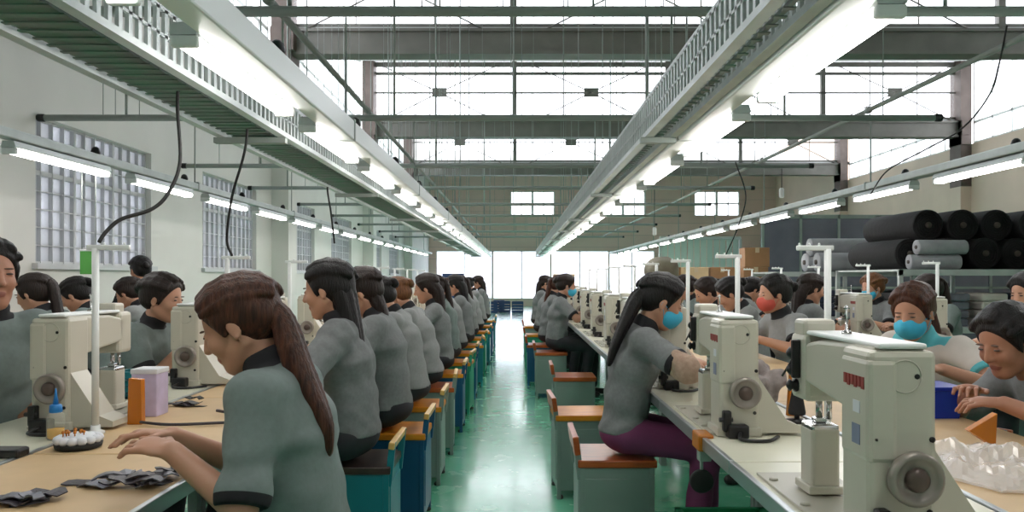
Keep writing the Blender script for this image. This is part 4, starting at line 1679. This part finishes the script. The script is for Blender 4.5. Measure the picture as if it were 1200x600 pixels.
def scrap(n, cx, cy, sx, sy, where, mats, s0=.05):
    for k in range(n):
        L, w = random.uniform(s0, s0 * 2.2), random.uniform(.014, .03)
        mb = MB()
        n_ = 7
        vs, fs = [], []
        bend = random.uniform(-.35, .35)
        for i in range(n_):
            t = i / (n_ - 1) - .5
            ww = w * (1 - .5 * abs(t) - .15 * math.sin(i * 2.1 + k))
            for sgn in (-1, 1):
                for z in (0, .003):
                    vs.append((t * L, sgn * ww + bend * t * t * L, z + .012 * abs(math.sin(t * 4 + k)) * (k % 3 > 0)))
        for i in range(n_ - 1):
            a, b = i * 4, i * 4 + 4
            fs += [(a + 1, a + 3, b + 3, b + 1), (a, b, b + 2, a + 2), (a, a + 1, b + 1, b), (a + 2, b + 2, b + 3, a + 3)]
        fs += [(0, 2, 3, 1), (n_ * 4 - 4, n_ * 4 - 3, n_ * 4 - 1, n_ * 4 - 2)]
        mb.add(vs, fs)
        o = mb.build('leather_piece', mats[k % len(mats)])
        o.location = (cx + random.uniform(-sx, sx), cy + random.uniform(-sy, sy), TZ + .001 + .0035 * (k % 5))
        o.rotation_euler = (random.uniform(-.06, .06), random.uniform(-.06, .06), random.uniform(-.5, .6))
        tag(o, 'dark cut leather piece in the heap ' + where, 'leather piece', 'leather pieces ' + where)


scrap(20, -1.02, 2.02, .13, .07, 'at the fingertips of the auburn-haired woman', [m_leather, m_leather, m_leatherg])
scrap(8, -1.17, 1.84, .06, .05, 'at the near corner of the tan table', [m_leatherg, m_leather])
scrap(5, -1.42, 3.25, .06, .05, 'on the table behind the amber plate', [m_black, m_leather], .07)
o = MB().rbox(-.05, .05, -.03, .03, 0, .028, .008).build('tape_roll_holder', m_black)
o.location = (-1.53, 2.31, TZ)
tag(o, 'small black block lying on the cream table at the photo edge', 'block')
t = empty('thread_box', (-1.44, 3.02, TZ))
MB().rbox(-.05, .05, -.05, .05, 0, .17, .004).build('box', m_purplebox, t)
MB().rbox(-.053, .053, -.053, .053, .165, .185, .004).build('lid', m_stickw, t)
tag(t, 'lilac and white printed box behind the white pole', 'box')

# mauve bundle
s = SDF()
rs = np.random.RandomState(5)
for k in range(12):
    s.ell((rs.uniform(-.07, .07), rs.uniform(-.07, .07), .05 + .013 * k), (rs.uniform(.04, .075), rs.uniform(.04, .075), .04), None, .02)
s.noise = folds(.009, 80, 3)
s.cuts.append(lambda X, Y, Z: .002 - Z + 0 * X + 0 * Y)
o = s.mesh('cloth_bundle', .007, [m_fab])
o.location = (.955, 3.04, TZ)
tag(o, 'mauve-grey cloth bundle heaped beside the second sewing machine', 'cloth')
t = empty('bobbin_stand', (1.045, 2.86, TZ))
MB().lathe((0, 0, 0), (0, 0, 1), [(.04, 0), (.04, .01), (.01, .014), (.008, .12)], 14).build('base', m_black, t)
MB().lathe((0, 0, .03), (0, 0, 1), [(.03, 0), (.032, .01), (.018, .09), (.012, .1)], 14).build('thread_cone', m_trim, t)
tag(t, 'black thread cone on a small stand in front of the amber plate and mauve bundle', 'thread cone')


# clear plastic bags
def bag(cx, cy, w, d, hgt, rz, lab, seed):
    r = np.random.RandomState(seed)
    n = 26
    ph = r.uniform(0, 6, 8)
    top, fs = [], []
    def hgt_at(u, v):
        e = max(0.0, (1 - abs(u) ** 3) * (1 - abs(v) ** 3))
        q = sum(math.sin(u * (5 + 3 * i) + ph[i]) * math.sin(v * (4 + 3.3 * i) + ph[i + 4]) / (1 + i) for i in range(4))
        return hgt * e * (.55 + .3 * q) + .008
    vs = []
    for i in range(n):
        for j in range(n):
            u, v = 2 * i / (n - 1) - 1, 2 * j / (n - 1) - 1
            vs.append((u * w / 2 * (1 + .06 * math.sin(v * 5 + ph[0])), v * d / 2 * (1 + .06 * math.sin(u * 6 + ph[1])), max(.004, hgt_at(u, v) + r.uniform(-.003, .003))))
    o_ = len(vs)
    vs += [(x, y, .001) for x, y, z in vs]
    for i in range(n - 1):
        for j in range(n - 1):
            a = i * n + j
            fs.append((a, a + n, a + n + 1, a + 1))
            fs.append((o_ + a, o_ + a + 1, o_ + a + n + 1, o_ + a + n))
    for i in range(n - 1):
        fs += [(i, i + 1, o_ + i + 1, o_ + i), ((n - 1) * n + i, o_ + (n - 1) * n + i, o_ + (n - 1) * n + i + 1, (n - 1) * n + i + 1),
               (i * n, o_ + i * n, o_ + (i + 1) * n, (i + 1) * n), (i * n + n - 1, (i + 1) * n + n - 1, o_ + (i + 1) * n + n - 1, o_ + i * n + n - 1)]
    o = MB().add(vs, fs, 0, False).build('plastic_bag', m_bag)
    o.location = (cx, cy, TZ + .002)
    o.rotation_euler = (0, 0, rz)
    tag(o, lab, 'plastic bag', 'clear plastic bags')


bag(1.34, 2.16, .38, .46, .075, .2, 'crinkled clear plastic bag in front of the amber triangle', 3)
bag(1.46, 1.70, .36, .42, .075, -.3, 'crinkled clear plastic bag at the photo corner beside the biggest machine', 7)

t = empty('storage_bin', (1.61, 3.02, TZ + .001))
mb = MB()
mb.prism([(-.08, 0), (.08, 0), (.1, .11), (-.1, .11)], 'y', -.09, .09)
mb.build('bin', m_bin, t)
MB().rbox(-.108, .108, -.098, .098, .105, .12, .004).build('rim', m_bin, t)
tag(t, 'bright blue plastic bin behind the outstretched arms', 'bin')


# knee lifter under the table edge
t = empty('knee_lifter', (.632, 2.62, TZ))
MB().rbox(-.022, .03, -.05, .05, -.045, .012, .006).build('clip', m_amber, t)
mb = MB()
mb.rbox(-.012, .03, -.02, .02, -.085, -.045, .004)
mb.cyl((.0, 0, -.06), (.0, 0, -.125), .006, n=8)
mb.build('rod', m_pipe, t)
MB().lathe((.0, -.01, -.155), (0, 1, 0), [(.034, 0), (.04, .004), (.04, .016), (.034, .02)], 22).build('pad', m_rubber, t)
tag(t, 'round dark knee pad hanging on a rod from the table edge with amber clip', 'knee lifter')


def crate(name, x, y, z, w, d, hh, mat, lab, cat='crate', rz=0, grp=None):
    t = empty(name, (x, y, z), rz)
    mb = MB()
    for k in range(4):
        z0 = hh * k / 4
        mb.box(-w / 2, w / 2, -d / 2, -d / 2 + .012, z0, z0 + hh * .17)
        mb.box(-w / 2, w / 2, d / 2 - .012, d / 2, z0, z0 + hh * .17)
        mb.box(-w / 2, -w / 2 + .012, -d / 2, d / 2, z0, z0 + hh * .17)
        mb.box(w / 2 - .012, w / 2, -d / 2, d / 2, z0, z0 + hh * .17)
    for sx in (-1, 1):
        for sy in (-1, 1):
            mb.box(sx * w / 2 - .012, sx * w / 2 + .012, sy * d / 2 - .012, sy * d / 2 + .012, 0, hh)
    mb.box(-w / 2, w / 2, -d / 2, d / 2, 0, .012)
    mb.build('basket', mat, t)
    MB().box(-w / 2 - .012, w / 2 + .012, -d / 2 - .012, d / 2 + .012, hh * .9, hh).build('rim', mat, t) if False else None
    mb = MB()
    for s in (-1, 1):
        mb.box(-w / 2 - .012, w / 2 + .012, s * d / 2 - .012, s * d / 2 + .012, hh - .03, hh)
        mb.box(s * w / 2 - .012, s * w / 2 + .012, -d / 2 - .012, d / 2 + .012, hh - .03, hh)
    mb.build('rim', mat, t)
    return tag(t, lab, cat, grp)


crate('plastic_crate', .83, 2.88, 0.15, .34, .5, .26, m_crate, 'green slatted crate under the table behind the plum trousers')
crate('plastic_crate', .83, 2.88, 0.0, .34, .5, .145, m_crate, 'lower green slatted crate under the machine table, beneath another crate')
crate('plastic_crate', .83, 1.86, 0.15, .34, .4, .30, m_crate, 'green slatted crate under the table edge below the biggest machine')
crate('plastic_crate', .83, 1.86, 0.0, .34, .4, .145, m_crate, 'lower green crate under the biggest machine, beneath another crate')
crate('plastic_crate', -1.73, 3.46, TZ + .001, .10, .12, .12, m_teal, 'small teal crate on the machine table behind the lilac box')
t = empty('water_jug', (.80, 2.86, .165))
MB().lathe((0, 0, 0), (0, 0, 1), [(.05, 0), (.056, .01), (.056, .14), (.03, .18), (.016, .19)], 16).build('jug', m_bin, t)
MB().lathe((0, 0, .19), (0, 0, 1), [(.018, 0), (.018, .025), (.012, .03)], 12).build('cap', m_stickw, t)
tag(t, 'blue jug standing in the green crate under the table', 'jug')

# ------------------------------------------------------------------ cables, sign, pull switches
def cable(px, lab, r=.008):
    pts = [at(a, b, d) for a, b, d in px]
    o = MB().tube(spline(pts, 8), r, 6).build('hanging_cable', m_cable)
    tag(o, lab, 'cable', 'black cables')
    return o


cable([(116, 284, 2.7), (124, 272, 2.72), (142, 257, 2.76), (178, 245, 2.82), (198, 225, 2.86), (211, 188, 2.9), (208, 120, 2.95), (213, 56, 2.98)],
      'black cable curving from the tray down to the white pole by the oil bottle', .007)
cable([(272, 300, 3.9), (266, 280, 3.88), (272, 230, 3.8), (288, 170, 3.72), (291, 100, 3.7)], 'black cable dropping from the tray above the profile of the woman across', .007)
cable([(392, 285, 6.2), (388, 250, 6.1), (384, 215, 6.0), (398, 190, 5.7)], 'thin black cable dropping from the tray farther along the blue stools', .008)
cable([(1180, 30, 4.6), (1172, 70, 4.7), (1160, 110, 4.8), (1128, 150, 5.0), (1085, 175, 5.4), (1040, 200, 6.0), (1020, 228, 6.2)], 'black cable swinging down to the lights in front of the fabric racks', .006)
cable([(862, 190, 7.0), (874, 230, 7.2), (864, 268, 7.4), (850, 300, 7.6)], 'thin black cable hanging above the carton stacks', .006)

for i, (px, py, d, zt, lab) in enumerate(((916, 226, 9.35, 2.7, 'white pull switch hanging on a cord below the crossbars, over the racks side'),
                                          (767, 271, 11.65, 2.7, 'small white pull switch hanging on a cord near the far aisle lights'))):
    p = at(px, py, d)
    t = empty('hanging_pull_switch', p)
    MB().lathe((0, 0, -.06), (0, 0, 1), [(.02, 0), (.03, .01), (.03, .10), (.018, .12)], 12).build('switch_body', m_wmetal, t)
    MB().cyl((0, 0, .05), (0, 0, zt - p.z), .005, n=5).build('pull_cord', m_cable, t)
    tag(t, lab, 'switch', 'pull switches')

t = empty('hanging_sign', (-2.755, 4.95, 1.37))
MB().rbox(-.055, .055, -.006, .006, 0, .15, .003).build('board', m_sign, t)
MB().rbox(-.06, .06, -.009, .009, .148, .16, .003).build('top_strip', m_wmetal, t)
for x in (-.045, .045):
    MB().cyl((x, 0, .155), (x, 0, .715), .003, n=5).build('wire', m_pipe, t)
tag(t, 'small plain green sign hanging above the bent workers', 'sign')


# ------------------------------------------------------------------ racks with fabric rolls, cartons, sacks
def rack(x0, x1, y0, y1, shelves, top, lab):
    t = empty('storage_rack', (x0, y0, 0))
    w, d = x1 - x0, y1 - y0
    for x in (0, w / 2, w):
        for y in (0, d):
            MB().box(x - .02, x + .02, y - .02, y + .02, 0, top).build('post', m_galv, t)
    for z in shelves:
        mb = MB().box(0, w, 0, d, z - .02, z)
        mb.box(-.02, w + .02, -.02, .0, z - .06, z)
        mb.box(-.02, w + .02, d, d + .02, z - .06, z)
        mb.build('shelf', m_galv, t)
    return tag(t, lab, 'rack', 'storage racks')


RX = 3.85
rack(RX, 6.6, 7.7, 9.2, (.30, .85, 1.43), 1.425, 'steel rack piled high with black fabric rolls')
rack(3.3, 5.0, 9.7, 10.7, (.30, .85, 1.42), 1.415, 'steel rack with pale wrapped bundles, beyond the black rolls')


def make_roll(r, L):
    t = empty('fabric_roll')
    mb = MB()
    pr = [(r * .98, 0), (r, .01), (r, L - .01), (r * .98, L)]
    n = 28
    mb.lathe((0, 0, 0), (0, 1, 0), pr, n)
    # spiral edge on the near end
    sp = [((r * .25 + r * .72 * q / 60) * math.cos(q * .5), -.004, (r * .25 + r * .72 * q / 60) * math.sin(q * .5)) for q in range(61)]
    mb.tube(sp, .006, 5)
    mb.build('cloth', m_roll, t)
    MB().lathe((0, -.02, 0), (0, 1, 0), [(.03, 0), (.032, .005), (.032, L + .03), (.03, L + .04)], 12).build('core', m_core, t)
    return t


roll = make_roll(.165, 1.1)
rollg = make_roll(.12, .9)
remat(rollg, [(m_roll, m_rollg)])
zr = 1.43
ps = []
for k in range(7):
    ps.append((4.12 + .36 * k, zr + .167, 'lowest layer'))
for k in range(6):
    ps.append((4.30 + .36 * k, zr + .167 + .298, 'upper layer'))
cnt = {}
for x, z, ly in ps:
    q = cnt.get(ly, 0)
    cnt[ly] = q + 1
    lab = '%s black fabric roll from the aisle in the %s of the pile' % (ORD[q], ly)
    o = place(roll, (x, 7.98 + random.uniform(-.06, .06), z), 0, lab, 'fabric roll', 'black fabric rolls on the rack')
    o.rotation_euler = (0, random.uniform(0, 6), random.uniform(-.03, .03))
    s_ = random.uniform(.97, 1.0)
    o.scale = (s_, 1, s_)
# grey wraps
for i, (x, y, z, rz, lab) in enumerate(((4.24, 7.80, 1.43 + .077, PI / 2 - .04, 'grey rolled cloth lying crosswise at the aisle end of the black roll pile'),
                                    (4.30, 7.80, 1.43 + .226, PI / 2 + .03, 'pale grey rolled cloth on top at the aisle end of the black roll pile'),
                                    (4.30, 9.85, 1.42 + .125, PI / 2, 'pale wrapped cloth roll on the farther rack'),
                                    (4.27, 10.0, 1.42 + .125 + .192, PI / 2 - .03, 'topmost pale cloth roll resting on two others on the farther rack'),
                                    (4.25, 10.15, 1.42 + .125, PI / 2 + .04, 'second pale cloth roll on the farther rack, behind another'))):
    o = place(rollg, (x + .45, y, z), rz, lab, 'fabric roll', 'grey fabric rolls')
    if i < 2:
        o.location.x = x + .25
        o.scale = (.62, .55, .62)
    else:
        o.scale = (1, 1, 1)
# lower shelf bundles
k = 0
for sx, sy, zz, n in ((4.02, 7.75, .85, 6), (4.02, 7.75, .30, 6), (3.5, 9.75, .85, 4)):
    for i in range(n):
        k += 1
        mb = MB()
        w = .30
        for q in range(4):
            mb.rbox(-w / 2 + random.uniform(0, .02), w / 2 - random.uniform(0, .02), 0, .5, q * .085, q * .085 + .08, .02)
        o = mb.build('folded_cloth', [m_leather, m_leatherg, m_navyp, m_roll, m_apron][(k * 3) % 5])
        o.location = (sx + .03 + .40 * i, sy + .02, zz + .002)
        tag(o, '%s folded cloth pile from the aisle on the %s shelf of the %s rack' % (ORD[i], 'middle' if zz > .5 else 'lowest', 'black-roll' if sy < 9 else 'farther'), 'cloth pile', 'folded cloth on the racks')


def make_carton():
    t = empty('carton')
    MB().rbox(-.19, .19, -.16, .16, 0, .30, .006).build('box', m_carton, t)
    mb = MB()
    mb.box(-.03, .03, -.162, .162, .2985, .302)
    mb.box(-.03, .03, -.1625, -.159, .22, .30)
    mb.build('tape', m_tape, t)
    return t


ct = make_carton()
stacks = [(3.70, 12.0, 6, 'tallest stack beside the pale strips', m_carton), (3.22, 12.1, 5, 'stack beside the tallest one', m_carton), (2.78, 12.0, 5, 'pale stack', m_carton2),
          (2.40, 12.2, 5, 'stack closest to the sacks', m_carton), (3.55, 13.2, 5, 'stack behind the tallest one', m_carton2)]
for x, y, n, w, mt in stacks:
    for q in range(n):
        o = place(ct, (x + random.uniform(-.02, .02), y, .302 * q), random.uniform(-.06, .06), '%s carton from the floor in the %s' % (ORD[q], w), 'carton', 'stacked cartons')
        remat(o, [(m_carton, mt)])
for q in range(2):
    o = place(ct, (.885, 14.3, TZ + .302 * q), .05, ['lower', 'upper'][q] + ' tan carton stacked on the far machine table by the aisle', 'carton', 'stacked cartons')
    remat(o, [(m_carton, m_carton2)])

for q, (x, y, z, w) in enumerate(((1.42, 7.56, TZ + .001, .15), (1.42, 7.58, TZ + .255, .14), (1.43, 7.56, TZ + .51, .13))):
    s = SDF()
    s.ell((0, 0, .115), (w + .02, .2, .122), None, .03)
    s.ell((.06, .03, .10), (w * .8, .17, .10), None, .04)
    s.ell((-.06, -.03, .10), (w * .8, .17, .10), None, .04)
    s.noise = folds(.012, 32, 9 + q)
    s.cuts.append(lambda X, Y, Z: .002 - Z + 0 * X + 0 * Y)
    o = s.mesh('sack', .014, [m_sack])
    o.location = (x, y, z)
    tag(o, ['lowest', 'middle', 'topmost'][q] + ' olive sack of the heap on the work table', 'sack', 'olive sacks')

for q in range(2):
    crate('plastic_crate', -1.17, 14.35, TZ + .002 + .31 * q, .36, .42, .30, m_navy, ['lower', 'upper'][q] + ' blue crate stacked on the far tan table')
for q, (x, y) in enumerate(((-.95, 29.5), (-.45, 30.0), (.05, 29.6), (-.7, 31.2))):
    crate('plastic_crate', x, y, 0, .42, .5, .42, m_navy, '%s navy crate from the tan tables side at the end of the aisle' % ORD[q])
t = empty('hand_trolley', (-.85, 19.5, 0))
MB().rbox(-.2, .2, -.3, .3, .12, .15, .01).build('deck', m_wmetal, t)
mb = MB().tube([(-.18, .29, .14), (-.18, .32, .85), (.18, .32, .85), (.18, .29, .14)], .014, 8)
mb.build('handle', m_galv, t)
for sx in (-.15, .15):
    for sy in (-.23, .23):
        MB().lathe((sx - .015, sy, .055), (1, 0, 0), [(.05, 0), (.055, .005), (.055, .025), (.05, .03)], 14).build('wheel', m_rubber, t)
MB().rbox(-.17, .17, -.25, .2, .15, .38, .02).build('load', m_stickw, t)
tag(t, 'white trolley standing at the aisle edge beyond the last blue stools', 'trolley')

# grey glazed partition and pale strip curtain
mb = MB().box(0, 6.6, 0, .06, 0, 2.66)
o = mb.build('partition_wall', m_part)
o.location = (5.3, 16.6, 0)
struct(o, 'dark blue-grey glossy partition behind the racks', 'partition')
mb = MB()
for k in range(9):
    mb.box(k * .82, k * .82 + .05, -.03, .0, 0, 2.7)
mb.box(0, 6.6, -.03, 0, 2.62, 2.7)
mb.box(0, 6.6, -.03, 0, 1.1, 1.15)
f = mb.build('frame', m_pipe, o)
t = empty('strip_curtain', (3.6, 19.0, 0))
MB().rbox(-.05, 1.95, -.03, .03, 2.28, 2.36, .01).build('header_rail', m_galv, t)
mb = MB()
for k in range(12):
    mb.box(k * .16, k * .16 + .14, -.004 + .008 * (k % 2), .0 + .008 * (k % 2), .1, 2.29)
mb.build('strips', m_strip, t)
for x in (-.04, 1.94):
    MB().box(x - .03, x + .03, -.03, .03, 0, 2.3).build('post', m_galv, t)
tag(t, 'pale green strip curtain beside the carton stacks', 'curtain')

# ------------------------------------------------------------------ sky, camera, view
w = bpy.data.worlds.new('sky')
sc.world = w
w.use_nodes = True
bg = w.node_tree.nodes['Background']
bg.inputs['Color'].default_value = (0.965, 0.97, 1.0, 1)
bg.inputs['Strength'].default_value = 3.2

cd = bpy.data.cameras.new('camera')
cd.sensor_width = 36
cd.lens = 36 * F / 1200
cd.shift_x = -(VX - 600) / 1200
cd.shift_y = (VY - 300) / 1200
cd.clip_end = 300
cam = bpy.data.objects.new('camera', cd)
COL.objects.link(cam)
cam.location = (0, 0, E)
cam.rotation_euler = (PI / 2, 0, 0)
sc.camera = cam
vs = sc.view_settings
vs.view_transform = 'Standard'
vs.look = 'None'
vs.exposure = 0.62
vs.gamma = 1
vs.use_curve_mapping = False
sc.cycles.use_denoising = True
sc.cycles.max_bounces = 8
sc.cycles.transparent_max_bounces = 16
sc.cycles.sample_clamp_indirect = 8
